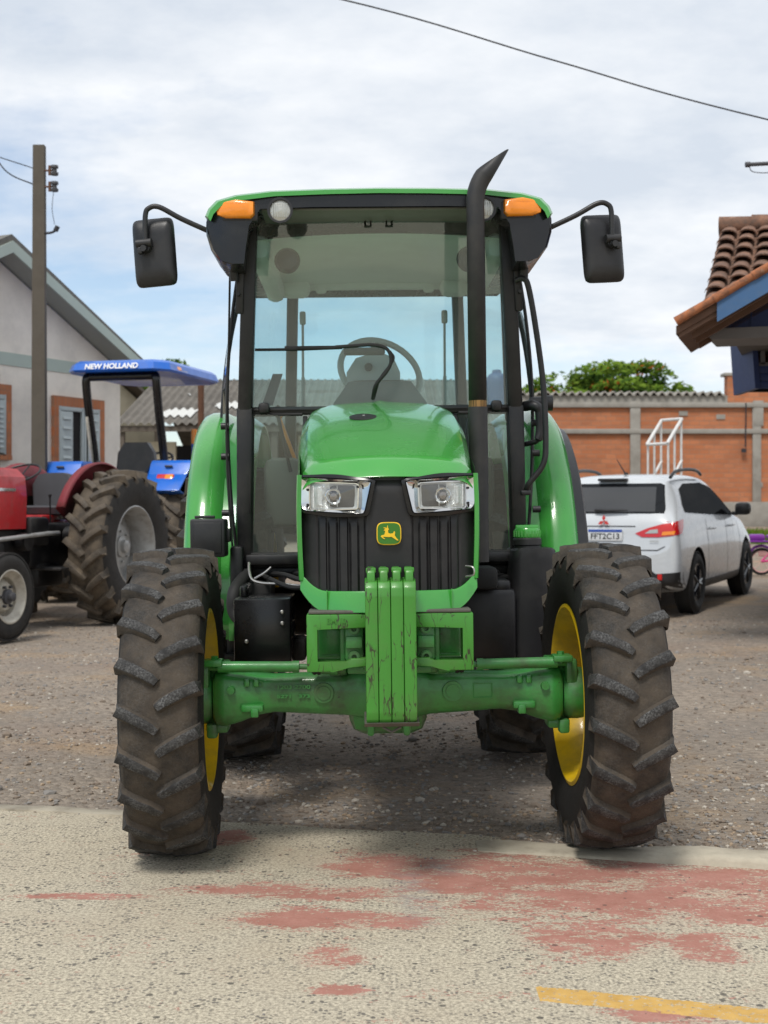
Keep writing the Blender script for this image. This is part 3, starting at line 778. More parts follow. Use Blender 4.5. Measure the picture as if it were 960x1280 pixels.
def capring(y, k, dz):
    o = [(x*k, y, z+dz) for x, z in top]; i = [((x-.012)*k if x else 0, y, z+dz-.018) for x, z in top]
    o = o+[(-x, a, b) for x, a, b in o[-2::-1]]; i = i+[(-x, a, b) for x, a, b in i[-2::-1]]
    return o+i[::-1]
mb = MB(); mb.loft([capring(.585, .975, -.014), capring(.61, .992, -.003), capring(.66, 1.002, .003), capring(1.1, 1.002, .012), capring(2.35, .975, -.01), capring(2.52, .935, -.035)])
mb.build('roof_cap', 'green', roof, ang=40)
mb = MB(); mb.box((0, .775, 2.640), (1.02, .27, .012), bev=.004); mb.build('underside_sheen', 'underside_sheen', roof)  # plate added under the overhang, its pale colour stands for reflected light
# ceiling liner, with vents and visor
mb = MB(); mb.grid(lambda u, v: ((u-.5)*1.14, lerp(.97, 2.38, v), 2.590-.028*abs(u-.5)**2*4-.02*(abs(v-.5)*2)**4), 20, 20)
mb.box((0, 2.36, 2.565), (1.0, .06, .05), bev=.015)
for sx in (-1, 1):
    mb.box((sx*.55, 1.65, 2.52), (.10, 1.3, .12), bev=.04); mb.box((sx*.44, 2.30, 2.54), (.16, .14, .10), bev=.04); mb.box((sx*.30, 2.35, 2.54), (.06, .05, .04), bev=.015)
mb.build('headliner', 'liner', T)
for sx in (-1, 1):
    mb = MB(); mb.lathe([(.99, .01), (1.0, .045), (1.03, .06), (1.09, .05), (1.12, .0)], 'y', (sx*.42, 0, 2.46), 20); mb.build('speaker', 'black', T)
mb = MB(); mb.tube([(-.06, .875, 2.665), (-.06, .860, 2.61), (-.035, .860, 2.61), (-.035, .860, 2.64), (.035, .860, 2.64), (.035, .860, 2.61), (.06, .860, 2.61), (.06, .875, 2.665)], .006, 6); mb.build('wiper_bracket', 'black', roof)
# turn lamps on the roof corners
for sx in (-1, 1):
    mb = MB()
    s = []
    for k, d in ((.72, -.032), (.94, -.026), (1.0, -.012), (1.0, .03)):
        P = [(.535, .034), (.615, .044), (.680, .034), (.705, .006), (.698, -.020), (.66, -.034), (.55, -.037), (.535, -.02)]
        s.append([(sx*(.62+(x-.62)*k), .60+d+max(0, (x-.60))*.18, 2.628+z*k) for x, z in P])
    mb.loft(s); mb.build('turn_lamp', 'amber', roof, ang=50)
    mb = MB(); mb.box((sx*.600, .612, 2.622), (.16, .03, .085), bev=.012); mb.build('lamp_housing', 'black', roof)
# work lamps
for x in (-.425, .447):
    w = empty('work_lamp', (x, .58, 2.592)); w.parent = T
    mb = MB(); mb.lathe([(.07, .02), (.055, .040), (.012, .053), (-.010, .055), (-.010, .046), (0, .044)], 'y', n=28); mb.box((0, .06, .055), (.03, .03, .05), bev=.006); mb.build('housing', 'black', w)
    mb = MB(); mb.lathe([(-.008, 0), (-.006, .02), (0, .045), (.006, .045)], 'y', n=28)
    for k in range(7): mb.box((-.030+.01*k, -.006, 0), (.0025, .004, .06))
    mb.build('lens', 'whitelens', w)
# mirrors
for sx in (-1, 1):
    pts = [(sx*.650, .86, 2.34), (sx*.652, .84, 2.42), (sx*.640, .80, 2.475), (sx*.70, .74, 2.515), (sx*.86, .70, 2.585), (sx*.955, .69, 2.635), (sx*1.00, .69, 2.632), (sx*1.018, .69, 2.595), (sx*1.018, .69, 2.455)]
    ar = MB(); ar.tube(smooth_path(pts, 7), .0115, 12); ar.tube([pts[0], pts[1]], .020, 12)
    a = ar.build('mirror_arm', 'black', T)
    mb = MB()
    s = []
    for d, k in ((0.012, .97), (.0, 1.0), (-.012, .985), (-.026, .90), (-.038, .72), (-.040, .5)):
        s.append([(x*k, d, z*k*(1 if d > -.02 else .97)) for x, z in rr_poly(.094, .150, 40, 9)])
    mb.loft(s); h = mb.build('mirror_head', 'black', a, (sx*.985, .745, 2.447), (0, R(-3.5 if sx < 0 else -4), R(11*sx+2)), ang=50)
    mb = MB(); mb.box((0, .014, 0), (.168, .004, .276), bev=.001); mb.build('mirror_glass', 'chrome', h)
    mb = MB(); mb.cyl((0, -.035, .0), (0, -.062, 0), .030, .026, 18); mb.cyl((.034, -.062, .014), (-.034, -.062, .014), .018, n=14); mb.cyl((0.0, -.05, -.012), (0, -.085, -.012), .016, .014, 12); mb.box((.016*sx, -.07, -.02), (.02, .03, .03), bev=.005)
    mb.build('clamp', 'black', h, (sx*.028, 0, .02))
# wiper with motor, parked across the screen
mb = MB(); mb.tube([(-.565, .915, 2.037), (-.36, .90, 2.035), (-.17, .895, 2.040)], .0065, 6); mb.box((-.30, .893, 2.043), (.22, .010, .012)); mb.box((-.40, .89, 2.040), (.06, .014, .018), bev=.003); mb.build('wiper_blade', 'rubberhose', T)
mb = MB(); mb.tube(smooth_path([(-.035, .93, 1.81), (-.02, .89, 1.87), (.03, .875, 1.93), (.05, .87, 1.98), (.03, .87, 2.03), (-.03, .87, 2.048), (-.12, .88, 2.046), (-.20, .885, 2.042)], 7), .0085, 8); mb.tube(smooth_path([(-.03, .92, 1.81), (0, .885, 1.90), (.06, .87, 1.98), (.045, .868, 2.02)], 7), .005, 8); mb.build('wiper_arm', 'rubberhose', T)
mb = MB(); mb.box((-.07, 1.0, 2.035), (.19, .03, .036), bev=.010); mb.build('wiper_motor_cover', 'black', T)
# dash, console, steering wheel, seat
mb = MB(); mb.loft([[(-.23, 1.02, 1.73), (.23, 1.02, 1.73), (.23, 1.3, 1.73), (-.23, 1.3, 1.73)], [(-.215, 1.03, 1.80), (.215, 1.03, 1.80), (.2, 1.3, 1.80), (-.2, 1.3, 1.80)], [(-.145, 1.05, 1.90), (.145, 1.05, 1.90), (.14, 1.28, 1.9), (-.14, 1.28, 1.9)], [(-.10, 1.10, 1.912), (.10, 1.10, 1.912), (.1, 1.25, 1.91), (-.1, 1.25, 1.91)]])
mb.box((0, 1.25, 1.4), (.3, .25, .75), bev=.04); mb.build('console', 'dashgrey', T)
mb = MB(); mb.loft([[(-.155, 1.22, 1.88), (.10, 1.22, 1.88), (.10, 1.32, 1.90), (-.155, 1.32, 1.90)], [(-.155, 1.22, 1.96), (.10, 1.22, 1.96), (.1, 1.3, 1.97), (-.155, 1.3, 1.97)], [(-.11, 1.23, 2.03), (.07, 1.23, 2.03), (.07, 1.29, 2.03), (-.11, 1.29, 2.03)], [(-.05, 1.24, 2.05), (.03, 1.24, 2.05), (.03, 1.28, 2.05), (-.05, 1.28, 2.05)]]); mb.build('instrument_pod', 'lightgrey', T)
mb = MB(); mb.cyl((-.05, 1.2, 1.985), (-.05, 1.225, 1.985), .019, n=14); mb.build('knob', 'black', T)
sw = empty('steering_wheel', (.01, 1.48, 1.985)); sw.parent = T; sw.rotation_euler = (R(58), 0, R(20))
mb = MB(); mb.tube([(.205*math.cos(2*PI*i/40), .205*math.sin(2*PI*i/40), 0) for i in range(40)], .016, 10, closed=True); mb.build('rim', 'lightgrey', sw)
mb = MB()
for a in (90, 210, 330): mb.tube([(0, 0, -.03), (.1*math.cos(R(a)), .1*math.sin(R(a)), -.025), (.205*math.cos(R(a)), .205*math.sin(R(a)), 0)], [.022, .018, .013], 8)
mb.lathe([(-.05, .06), (-.015, .06), (0, .04), (0, 0)], 'z', n=20); mb.cyl((0, 0, -.05), (0, -.02, -.3), .03, n=10); mb.build('spokes', 'lightgrey', sw)
st = empty('operator_seat', (0, 2.0, 1.25)); st.parent = T
mb = MB(); mb.box((0, 0, .15), (.5, .46, .14), bev=.05); mb.build('seat_cushion', 'seatfab', st)
mb = MB(); mb.box((0, .24, .36), (.48, .12, .42), rot=(R(-8), 0, 0), bev=.05); mb.build('backrest', 'seatfab', st)
mb = MB(); mb.box((0, 0, 0), (.3, .3, .18), bev=.03); mb.build('suspension', 'black', st)
mb = MB(); mb.box((-.48, 1.95, 1.40), (.20, .8, .35), bev=.05); mb.box((.48, 1.95, 1.40), (.20, .8, .35), bev=.05); mb.build('side_console', 'seatfab', T)
for x, y, a in ((-.44, 1.5, -.06), (-.40, 1.62, -.10), (.36, 1.6, .02), (.42, 1.75, .05)):
    mb = MB(); mb.tube([(x, y, 1.5), (x+a, y, 1.78)], .009, 8); mb.lathe([(0, .008), (.01, .018), (.05, .020), (.065, 0)], 'z', (x+a, y, 1.77), 12); mb.build('lever', 'amber' if x == -.40 else 'black', T)
mb = MB(); mb.loft([[(-.55, 1.10, 1.80), (-.50, 1.10, 1.80), (-.50, 1.12, 1.80), (-.55, 1.12, 1.80)], [(-.50, 1.14, 1.95), (-.455, 1.14, 1.95), (-.455, 1.16, 1.95), (-.50, 1.16, 1.95)]]); mb.build('pillar_tab', 'dashgrey', T)

# rear fenders
for sx in (-1, 1):
    sec = [(.60, .98), (.66, 1.022), (.70, 1.040), (.735, 1.040), (.760, 1.000), (.800, .998), (.826, 1.035), (.86, 1.052), (.92, 1.050), (.96, 1.035), (.988, 1.00), (.998, .93), (.985, .90)]; sec = [(x*.935 if x > .7 else x, r) for x, r in sec]
    mb = MB(); secs = []
    for k in range(31):
        a = R(lerp(-4, 150, k/30)); s = []
        for x, r in sec:
            rr_ = r; dip = 1-min(1, max(0, (a-R(78))/R(18)))
            if .74 < x/.935 < .82: rr_ = lerp(1.048, r, dip)
            s.append((sx*x, 2.05-rr_*math.cos(a), .785+rr_*math.sin(a)))
        secs.append(s)
    mb.loft(secs, closed=False, caps=False)
    f = mb.build('rear_fender', 'green', T, ang=50); so = f.modifiers.new('thick', 'SOLIDIFY'); so.thickness = .008; so.offset = -1
    if sx < 0: continue
    mb = MB(); secs = []
    for k in range(25):
        a = R(lerp(18, 140, k/24)); secs.append([(sx*x, 2.05-r*math.cos(a), .785+r*math.sin(a)) for x, r in ((.915, .955), (.93, .965), (.975, .945), (.99, .90), (.985, .89), (.97, .93), (.915, .94))])
    mb.loft(secs); mb.build('fender_flare', 'black', f)
# ------------------------------------------------------------------ ground
def gz(x, y):
    return interp(y, [(-1e4, 0), (7.3, 0.0), (15, .11), (40, .90), (90, 1.2), (1e4, 1.2)])
def edge(x): return 5.56-.255*x
def bumpz(x, y):
    f = max(0, min(1, (y-edge(x))/.25)); k = max(0, min(1, (60-y)/30))
    return -.014*(1-f)+f*k*(.016*mnoise.noise((x*.9, y*.9, 0))+.010*mnoise.noise((x*3.1, y*3.1, 4))+.005*mnoise.noise((x*9, y*9, 7)))
def gmat():
    m, nt, out = newmat('gravel_ground'); v = objc(nt)
    vo = N(nt, 'ShaderNodeTexVoronoi'); vo.inputs['Scale'].default_value = 34; L(nt, v, vo.inputs['Vector'])
    v2 = N(nt, 'ShaderNodeTexVoronoi'); v2.inputs['Scale'].default_value = 90; L(nt, v, v2.inputs['Vector'])
    sep = N(nt, 'ShaderNodeSeparateColor'); L(nt, vo.outputs['Color'], sep.inputs[0])
    k = ramp(nt, sep.outputs[0], .0, 1.0, (.165, .138, .112), (.43, .36, .29))
    fine = ramp(nt, noise(nt, v, 120, 6, .8), .3, .7, (.135, .110, .088), (.42, .35, .275))
    k = mix(nt, .5, k, fine)
    sand = ramp(nt, noise(nt, v, .75, 5, .65), .52, .66)
    k = mix(nt, math_(nt, 'MULTIPLY', sand, .70), k, (.38, .255, .140))
    dk = ramp(nt, noise(nt, v, 1.6, 5, .6), .40, .62)
    k = mix(nt, math_(nt, 'MULTIPLY', dk, .5), k, (.215, .188, .162))
    # reddish wheel lanes
    rd = ramp(nt, noise(nt, v, .35, 4, .6), .50, .65)
    k = mix(nt, math_(nt, 'MULTIPLY', rd, .3), k, (.26, .150, .095))
    h = math_(nt, 'ADD', math_(nt, 'SUBTRACT', 1.0, vo.outputs['Distance']), math_(nt, 'MULTIPLY', noise(nt, v, 60, 6, .7), .8))
    bsdf(nt, out, k, .95, 0, 0, bump(nt, h, .9, .018), .2); return m
M['gravel'] = gmat()
def frange(a, b, s):
    o = []
    while a < b-1e-6: o.append(a); a += s
    return o
xs = [-700, -300, -120, -60, -35, -22, -14, -10]+frange(-7, 8, .13)+[8, 10, 14, 22, 35, 60, 120, 300, 700]
ys = [-600, -200, -60, -20, -5, 2, 4]+frange(4.6, 9, .08)+frange(9, 18, .2)+[18, 20, 23, 27, 32, 38, 44, 55, 80, 140, 300, 800]
vs = [(x, y, gz(x, y)+bumpz(x, y)) for y in ys for x in xs]; nx = len(xs)
fs = [(j*nx+i, j*nx+i+1, (j+1)*nx+i+1, (j+1)*nx+i) for j in range(len(ys)-1) for i in range(nx-1)]
meshobj('ground', vs, fs, 'gravel', smooth=True)['kind'] = 'structure'

# painted concrete slab in front
def slabmat():
    m, nt, out = newmat('painted_concrete'); v = objc(nt)
    sp = N(nt, 'ShaderNodeSeparateXYZ'); L(nt, v, sp.inputs[0]); X, Y = sp.outputs[0], sp.outputs[1]
    vo = N(nt, 'ShaderNodeTexVoronoi'); vo.inputs['Scale'].default_value = 80; L(nt, v, vo.inputs['Vector'])
    sc = N(nt, 'ShaderNodeSeparateColor'); L(nt, vo.outputs['Color'], sc.inputs[0])
    base = ramp(nt, noise(nt, v, 88, 4, .8), .37, .60, (.175, .152, .118), (.600, .535, .405))
    tone = ramp(nt, noise(nt, v, 1.3, 5, .6), .35, .68)
    base = mix(nt, math_(nt, 'MULTIPLY', tone, .40), base, (.40, .35, .27))
    gr = ramp(nt, noise(nt, v, .9, 4, .6), .50, .66)
    base = mix(nt, math_(nt, 'MULTIPLY', gr, .35), base, (.35, .275, .19))
    chips = ramp(nt, sc.outputs[0], .62, .66); csel = ramp(nt, noise(nt, v, 9, 3), .36, .60)
    chipm = math_(nt, 'MULTIPLY', math_(nt, 'MULTIPLY', chips, csel), ramp(nt, vo.outputs['Distance'], .42, .55, (1, 1, 1), (0, 0, 0)))
    base = mix(nt, math_(nt, 'MULTIPLY', chipm, .8), base, (.085, .080, .074))
    v2 = N(nt, 'ShaderNodeTexVoronoi'); v2.inputs['Scale'].default_value = 24; L(nt, v, v2.inputs['Vector'])
    s2 = N(nt, 'ShaderNodeSeparateColor'); L(nt, v2.outputs['Color'], s2.inputs[0])
    big = math_(nt, 'MULTIPLY', ramp(nt, s2.outputs[1], .86, .88), ramp(nt, v2.outputs['Distance'], .20, .26, (1, 1, 1), (0, 0, 0)))
    base = mix(nt, math_(nt, 'MULTIPLY', big, .8), base, (.06, .056, .05))
    # red paint left in a worn band: strongest to the right, thin streaks to the left
    def blob(cx, cy, rx, ry, rot=0):
        a = math_(nt, 'SUBTRACT', X, cx); b = math_(nt, 'SUBTRACT', Y, cy); c, s = math.cos(rot), math.sin(rot)
        u = math_(nt, 'DIVIDE', math_(nt, 'ADD', math_(nt, 'MULTIPLY', a, c), math_(nt, 'MULTIPLY', b, s)), rx)
        w = math_(nt, 'DIVIDE', math_(nt, 'SUBTRACT', math_(nt, 'MULTIPLY', b, c), math_(nt, 'MULTIPLY', a, s)), ry)
        d = math_(nt, 'SQRT', math_(nt, 'ADD', math_(nt, 'MULTIPLY', u, u), math_(nt, 'MULTIPLY', w, w)))
        return math_(nt, 'SUBTRACT', 1.15, d, True)
    bl = None
    for p in ((.85, 4.74, 1.10, .60, -.2), (1.75, 4.55, .9, .62, -.2), (-.18, 4.34, .42, .14, -.05), (-.16, 3.97, .13, .12, 0), (.64, 4.14, .28, .22, 0), (.95, 4.05, .14, .20, 0), (-1.0, 4.60, .30, .05, -.05), (-.30, 4.66, .55, .12, -.05), (-.62, 5.42, .12, .16, 0), (.10, 4.98, .45, .25, -.2), (.72, 3.50, .22, .06, -.2), (2.6, 4.3, .8, .5, 0), (-.12, 3.70, .10, .05, 0)):
        b = blob(*p); bl = b if bl is None else math_(nt, 'MAXIMUM', bl, b)
    mp = N(nt, 'ShaderNodeMapping'); L(nt, v, mp.inputs[0]); mp.inputs['Scale'].default_value = (.75, 1.5, 1); mp.inputs['Rotation'].default_value = (0, 0, R(14))
    nz = math_(nt, 'ADD', math_(nt, 'MULTIPLY', noise(nt, mp.outputs[0], 4.2, 8, .66), .6), math_(nt, 'MULTIPLY', noise(nt, mp.outputs[0], 26, 8, .75), .4))
    fz = math_(nt, 'ADD', math_(nt, 'MULTIPLY', math_(nt, 'SUBTRACT', noise(nt, v, 62, 5, .75), .5), .95), math_(nt, 'MULTIPLY', math_(nt, 'SUBTRACT', nz, .5), 1.1))
    rm = ramp(nt, math_(nt, 'ADD', math_(nt, 'ADD', math_(nt, 'MULTIPLY', math_(nt, 'MINIMUM', bl, .62), .50), nz), fz), .70, .78)
    rm = math_(nt, 'MULTIPLY', rm, .92)
    redc = ramp(nt, noise(nt, v, 9, 6, .7), .3, .7, (.29, .115, .085), (.42, .20, .16))
    redc = mix(nt, math_(nt, 'MULTIPLY', big, .7), redc, (.07, .055, .05))
    base = mix(nt, math_(nt, 'MULTIPLY', ramp(nt, bl, .15, .8), .22), base, (.46, .25, .19))
    k = mix(nt, rm, base, redc)
    # yellow line
    yl = math_(nt, 'ADD', 3.848, math_(nt, 'MULTIPLY', X, -.287)); dy = math_(nt, 'SUBTRACT', yl, Y)
    dy = math_(nt, 'ADD', dy, math_(nt, 'MULTIPLY', math_(nt, 'SUBTRACT', noise(nt, v, 18, 5, .7), .5), .05))
    ym = math_(nt, 'MULTIPLY', math_(nt, 'GREATER_THAN', dy, 0.0), math_(nt, 'LESS_THAN', dy, .112))
    ym = math_(nt, 'MULTIPLY', ym, math_(nt, 'GREATER_THAN', X, .415))
    ym = math_(nt, 'MULTIPLY', ym, ramp(nt, noise(nt, v, 40, 7, .75), .40, .46))
    k = mix(nt, ym, k, ramp(nt, noise(nt, v, 14), .3, .7, (.46, .27, .07), (.60, .38, .12)))
    # dark scuffs
    sc1 = math_(nt, 'MULTIPLY', math_(nt, 'MAXIMUM', blob(.10, 4.62, .10, .42, .1), blob(.22, 4.98, .10, .14)), ramp(nt, noise(nt, mp.outputs[0], 14, 6, .7), .42, .60))
    k = mix(nt, math_(nt, 'MULTIPLY', sc1, .75), k, (.26, .24, .23))
    h = math_(nt, 'ADD', noise(nt, v, 85, 6, .75), math_(nt, 'MULTIPLY', rm, -.25))
    bsdf(nt, out, k, .88, 0, 0, bump(nt, h, .35, .005), .25); return m
M['slab'] = slabmat()
ex_ = [-400, -60, -20, -8, -5]+frange(-3.2, 3.4, .05)+[3.4, 5, 8, 20, 60, 400]
front = [(x, edge(x)-(.12 if x > .45 else 0)+(0 if x > .45 or x < -4 else .07*mnoise.noise((x*1.7, 0, 3))+.03*mnoise.noise((x*7, 2, 3)))) for x in ex_]
vs = []; fs = []
for x, y in front: vs += [(x, y, -.05), (x, y, -.004), (x, y-.02, 0.0), (x, min(y-.03, 2.0), 0.0), (x, -500, 0.0)]
for i in range(len(front)-1):
    for j in range(4): a = i*5+j; fs.append((a, a+1, a+6, a+5))
meshobj('concrete_slab', vs, fs, 'slab')['kind'] = 'structure'
# kerb: a raised strip along the right half of the slab edge
M['kerb'] = paint('kerb_concrete', (.43, .385, .30), .9, var=.35, scale=18, dirt=(.15, .125, .095), damt=.85, dscale=4.5, bmp=.6, bscale=60)
mb = MB(); secs = []
for i in range(180):
    x = .36+i*.045
    j = lambda s, a: a*mnoise.noise((x*s, s, 1.7))
    y0 = 5.300-.255*x+j(3, .010)+j(14, .008); y1 = 5.475-.255*x+j(2.3, .012)+j(11, .007); h = interp(x, [(.36, .004), (.6, .014), (.95, .016), (1.2, .036), (9, .036)])+j(4, .005)+j(17, .004)
    secs.append([(x, y0-.012, -.03), (x, y0+j(9, .008), h*.5), (x, y0+.010+j(21, .004), h-.004), (x, y0+.028, h+j(9, .003)), (x, lerp(y0, y1, .5), h+.002), (x, y1-.02, h), (x, y1, h-.01), (x, y1+.01, -.03)])
mb.loft(secs); kb = mb.build('kerb', 'kerb', ang=60); kb['kind'] = 'structure'
mb = MB(); secs = []
for i in range(60):
    x = -3.4+i*.045
    j = lambda s, a: a*mnoise.noise((x*s, s, 5.7))
    w = .085*max(0, min(1, (-.75-x)*3+.3))+.01
    y0 = edge(x)-.05+j(4, .03); secs.append([(x, y0, -.02), (x, y0+.01, .006+j(8, .004)), (x, y0+w, .008+j(5, .004)), (x, y0+w+.02, -.02)])
mb.loft(secs); kb = mb.build('kerb', 'kerb', ang=60); kb['kind'] = 'structure'
# loose stones
def stones():
    vs, fs, mis = [], [], []
    ico = [(0, 0, -1), (.72, -.53, -.45), (-.28, -.85, -.45), (-.89, 0, -.45), (-.28, .85, -.45), (.72, .53, -.45), (.28, -.85, .45), (-.72, -.53, .45), (-.72, .53, .45), (.28, .85, .45), (.89, 0, .45), (0, 0, 1)]
    tri = [(0, 1, 2), (1, 0, 5), (0, 2, 3), (0, 3, 4), (0, 4, 5), (1, 5, 10), (2, 1, 6), (3, 2, 7), (4, 3, 8), (5, 4, 9), (1, 10, 6), (2, 6, 7), (3, 7, 8), (4, 8, 9), (5, 9, 10), (6, 10, 11), (7, 6, 11), (8, 7, 11), (9, 8, 11), (10, 9, 11)]
    r = random.Random(11); n = 0
    while n < 21000:
        y = 5.1+10.5*r.random()**1.9; x = (r.random()-.5)*y*.78
        if y < edge(x)-.06+.10*r.random()**2 and r.random() > .03: continue
        if x > .38 and y < 5.44-.255*x and r.random() > .05: continue
        if mnoise.noise((x*.8, y*.8, 9)) < -.12 and r.random() < .6: continue
        s = .0045+.011*r.random()**2.2
        if r.random() < .012: s *= 2.0
        if y < edge(x): s *= .5
        z = gz(x, y)+bumpz(x, y)+s*.15
        if x > .38 and 5.30-.255*x < y < 5.49-.255*x: z = interp(x, [(.36, .004), (.6, .014), (.95, .016), (1.2, .036), (9, .036)])+s*.3
        if y < edge(x): z = s*.3
        sx, sy, sz = s*r.uniform(.8, 1.5), s*r.uniform(.7, 1.2), s*r.uniform(.45, .85); a = r.random()*6.28; c, d = math.cos(a), math.sin(a)
        b = len(vs); mi = r.choice((0, 0, 0, 1, 1, 2, 3))
        for p in ico:
            k = r.uniform(.75, 1.15); px, py = p[0]*sx*k, p[1]*sy*k; vs.append((x+px*c-py*d, y+px*d+py*c, z+p[2]*sz*k))
        for t in tri: fs.append((b+t[0], b+t[1], b+t[2])); mis.append(mi)
        n += 1
    # a few pebbles on the slab
    for q in range(260):
        x = r.uniform(-1.7, 1.8); y = r.uniform(3.3, 5.4); s = .002+.004*r.random()**3
        if y > 5.25-.255*x: continue
        b = len(vs); mi = r.choice((0, 1, 1))
        for p in ico: k = r.uniform(.7, 1.2); vs.append((x+p[0]*s*k, y+p[1]*s*k, s*.4+p[2]*s*.6*k))
        for t in tri: fs.append((b+t[0], b+t[1], b+t[2])); mis.append(mi)
    o = meshobj('gravel', vs, fs, ['stone_brown', 'stone_grey', 'stone_tan', 'stone_pale'], mis=mis); o['kind'] = 'stuff'
    tag(o, 'loose brown and grey gravel stones spread over the yard', 'gravel')
for nme, c in (('stone_brown', (.21, .168, .132)), ('stone_grey', (.22, .205, .19)), ('stone_tan', (.33, .25, .175)), ('stone_pale', (.42, .38, .325))):
    M[nme] = paint(nme, c, .9, var=.3, scale=3, spec=.2)
stones()

# ------------------------------------------------------------------ vehicles behind
def car():
    W = empty('parked_car', (2.47, 15.30, .115), R(-26.7), 'white compact SUV with red tail lamps parked on the gravel', 'car')
    W.rotation_euler = (R(1.6), 0, R(-26.7))
    st = [(.00, .70, .40, .68, .70, .66, .72), (.025, .79, .36, .77, .78, .74, .80), (.05, .835, .34, .80, 1.02, .72, 1.05), (.12, .86, .31, .805, 1.10, .68, 1.15), (.27, .875, .28, .81, 1.12, .655, 1.36), (.42, .88, .25, .815, 1.125, .63, 1.535), (.56, .885, .24, .82, 1.12, .62, 1.58), (1.1, .885, .22, .83, 1.10, .62, 1.605), (1.8, .885, .22, .835, 1.075, .62, 1.60), (2.3, .885, .22, .835, 1.06, .61, 1.56), (2.75, .88, .22, .83, 1.05, .60, 1.44), (3.28, .875, .22, .80, 1.03, .62, 1.09), (3.5, .87, .24, .78, 1.0, .60, 1.04), (3.9, .85, .26, .74, .94, .55, .97), (4.18, .78, .30, .66, .80, .5, .83), (4.28, .66, .36, .58, .66, .45, .69)]
    secs = []
    for y, xm, zb, xb, zt, xr, zr in st:
        h = [(0, zb), (xm-.10, zb), (xm-.015, zb+.07), (xm, lerp(zb, zt, .45)), (xm-.008, lerp(zb, zt, .72)), (xb+.012, zt-.035), (xb, zt), (lerp(xb, xr, .35), lerp(zt, zr, .45)), (xr+.02, max(zt, zr-.07)), (xr-.05, zr-.012), (xr*.5, zr+.004), (0, zr+.008)]
        secs.append([(x, y, z) for x, z in h]+[(-x, y, z) for x, z in h[-2:0:-1]])
    mb = MB(); mb.loft(secs)
    body = mb.build('body', 'white', W, ang=70, subsurf=2)
    # wheel wells cut through
    bpy.context.view_layer.update()
    for y in (.80, 3.47):
        for sx in (-1, 1):
            c = MB(); c.cyl((sx*.60, y, .36), (sx*1.0, y, .36), .405, n=40); co = c.build('cutter', 'blackpaint', W)
            bo = body.modifiers.new('cut', 'BOOLEAN'); bo.object = co; bo.operation = 'DIFFERENCE'; bo.solver = 'EXACT'
    bpy.context.view_layer.update(); dg = bpy.context.evaluated_depsgraph_get()
    me = bpy.data.meshes.new_from_object(body.evaluated_get(dg)); me.name = 'body'
    for m in list(body.modifiers): body.modifiers.remove(m)
    body.data = me
    for o in [o for o in bpy.data.objects if o.name.startswith('cutter')]: bpy.data.objects.remove(o)
    me.set_sharp_from_angle(angle=R(50))
    if len(me.materials) < 2: me.materials.append(M['blackpaint'])
    for p in me.polygons:
        c = p.center
        for y in (.80, 3.47):
            if abs(c.x) < .86 and (c.y-y)**2+(c.z-.36)**2 < .412**2: p.material_index = 1
    bm = bmesh.new(); bm.from_mesh(me); tree = BVHTree.FromBMesh(bm)
    def decal(name, poly, axis, mat, off=.006, sgn=1, cuts=3, parent=W):
        b = bmesh.new(); vs = [b.verts.new((p[0], p[1], 0)) for p in poly]; b.faces.new(vs)
        bmesh.ops.triangulate(b, faces=b.faces[:])
        for _ in range(cuts): bmesh.ops.subdivide_edges(b, edges=b.edges[:], cuts=1, use_grid_fill=True)
        bad = []
        for v in b.verts:
            if axis == 'y': o, d = Vector((v.co.x, -2, v.co.y)), Vector((0, 1, 0))
            else: o, d = Vector((sgn*3, v.co.x, v.co.y)), Vector((-sgn, 0, 0))
            h = tree.ray_cast(o, d)
            if h[0] is None: bad.append(v); continue
            v.co = h[0]-d*off
        if bad: bmesh.ops.delete(b, geom=bad, context='VERTS')
        m2 = MB(); m2.bm.free(); m2.bm = b
        return m2.build(name, mat, parent, ang=60)
    decal('rear_window', [(-.66, 1.165), (.66, 1.165), (.665, 1.22), (.60, 1.48), (.55, 1.50), (-.55, 1.50), (-.60, 1.48), (-.665, 1.22)], 'y', 'carglass', .005)
    decal('rear_window_pane', [(-.58, 1.185), (.56, 1.185), (.52, 1.46), (-.54, 1.46)], 'y', 'carglass2', .009)
    mb = MB(); mb.tube([(-.12, .10, 1.205), (.02, .085, 1.20), (.26, .09, 1.205)], [.022, .018, .008], 8); mb.build('rear_wiper', 'black', W)
    for s in (-1, 1):
        decal('side_window', [(.50, 1.17), (.50, 1.26), (.66, 1.43), (.95, 1.49), (1.8, 1.495), (2.28, 1.43), (2.62, 1.29), (3.02, 1.09), (2.9, 1.075), (1.6, 1.115)], 'x', 'carglass', .006, s, 4)
        tl = decal('tail_lamp', [(s*x, z) for x, z in ((.36, .945), (.50, 1.005), (.66, 1.05), (.85, 1.075), (.868, 1.03), (.85, .93), (.62, .905), (.44, .905))], 'y', 'redlens', .008, 1, 3)
        decal('lamp_wrap', [(.06, .93), (.06, 1.075), (.20, 1.085), (.34, 1.10), (.30, 1.04), (.20, .945)], 'x', 'redlens', .007, s, 3)
        decal('reverse_lamp', [(s*x, z) for x, z in ((.47, .945), (.62, .95), (.615, .995), (.53, .985))], 'y', 'whitelens', .012, 1, 2)
        decal('indicator', [(s*x, z) for x, z in ((.66, .925), (.80, .935), (.81, .975), (.67, .965))], 'y', 'amber', .012, 1, 2)
        decal('sill_trim', [(1.22, .22), (1.22, .36), (3.05, .36), (3.05, .22)], 'x', 'black', .006, s, 3)
        decal('reflector', [(s*x, z) for x, z in ((.62, .435), (.67, .435), (.67, .50), (.62, .50))], 'y', 'redlens', .012, 1, 1)
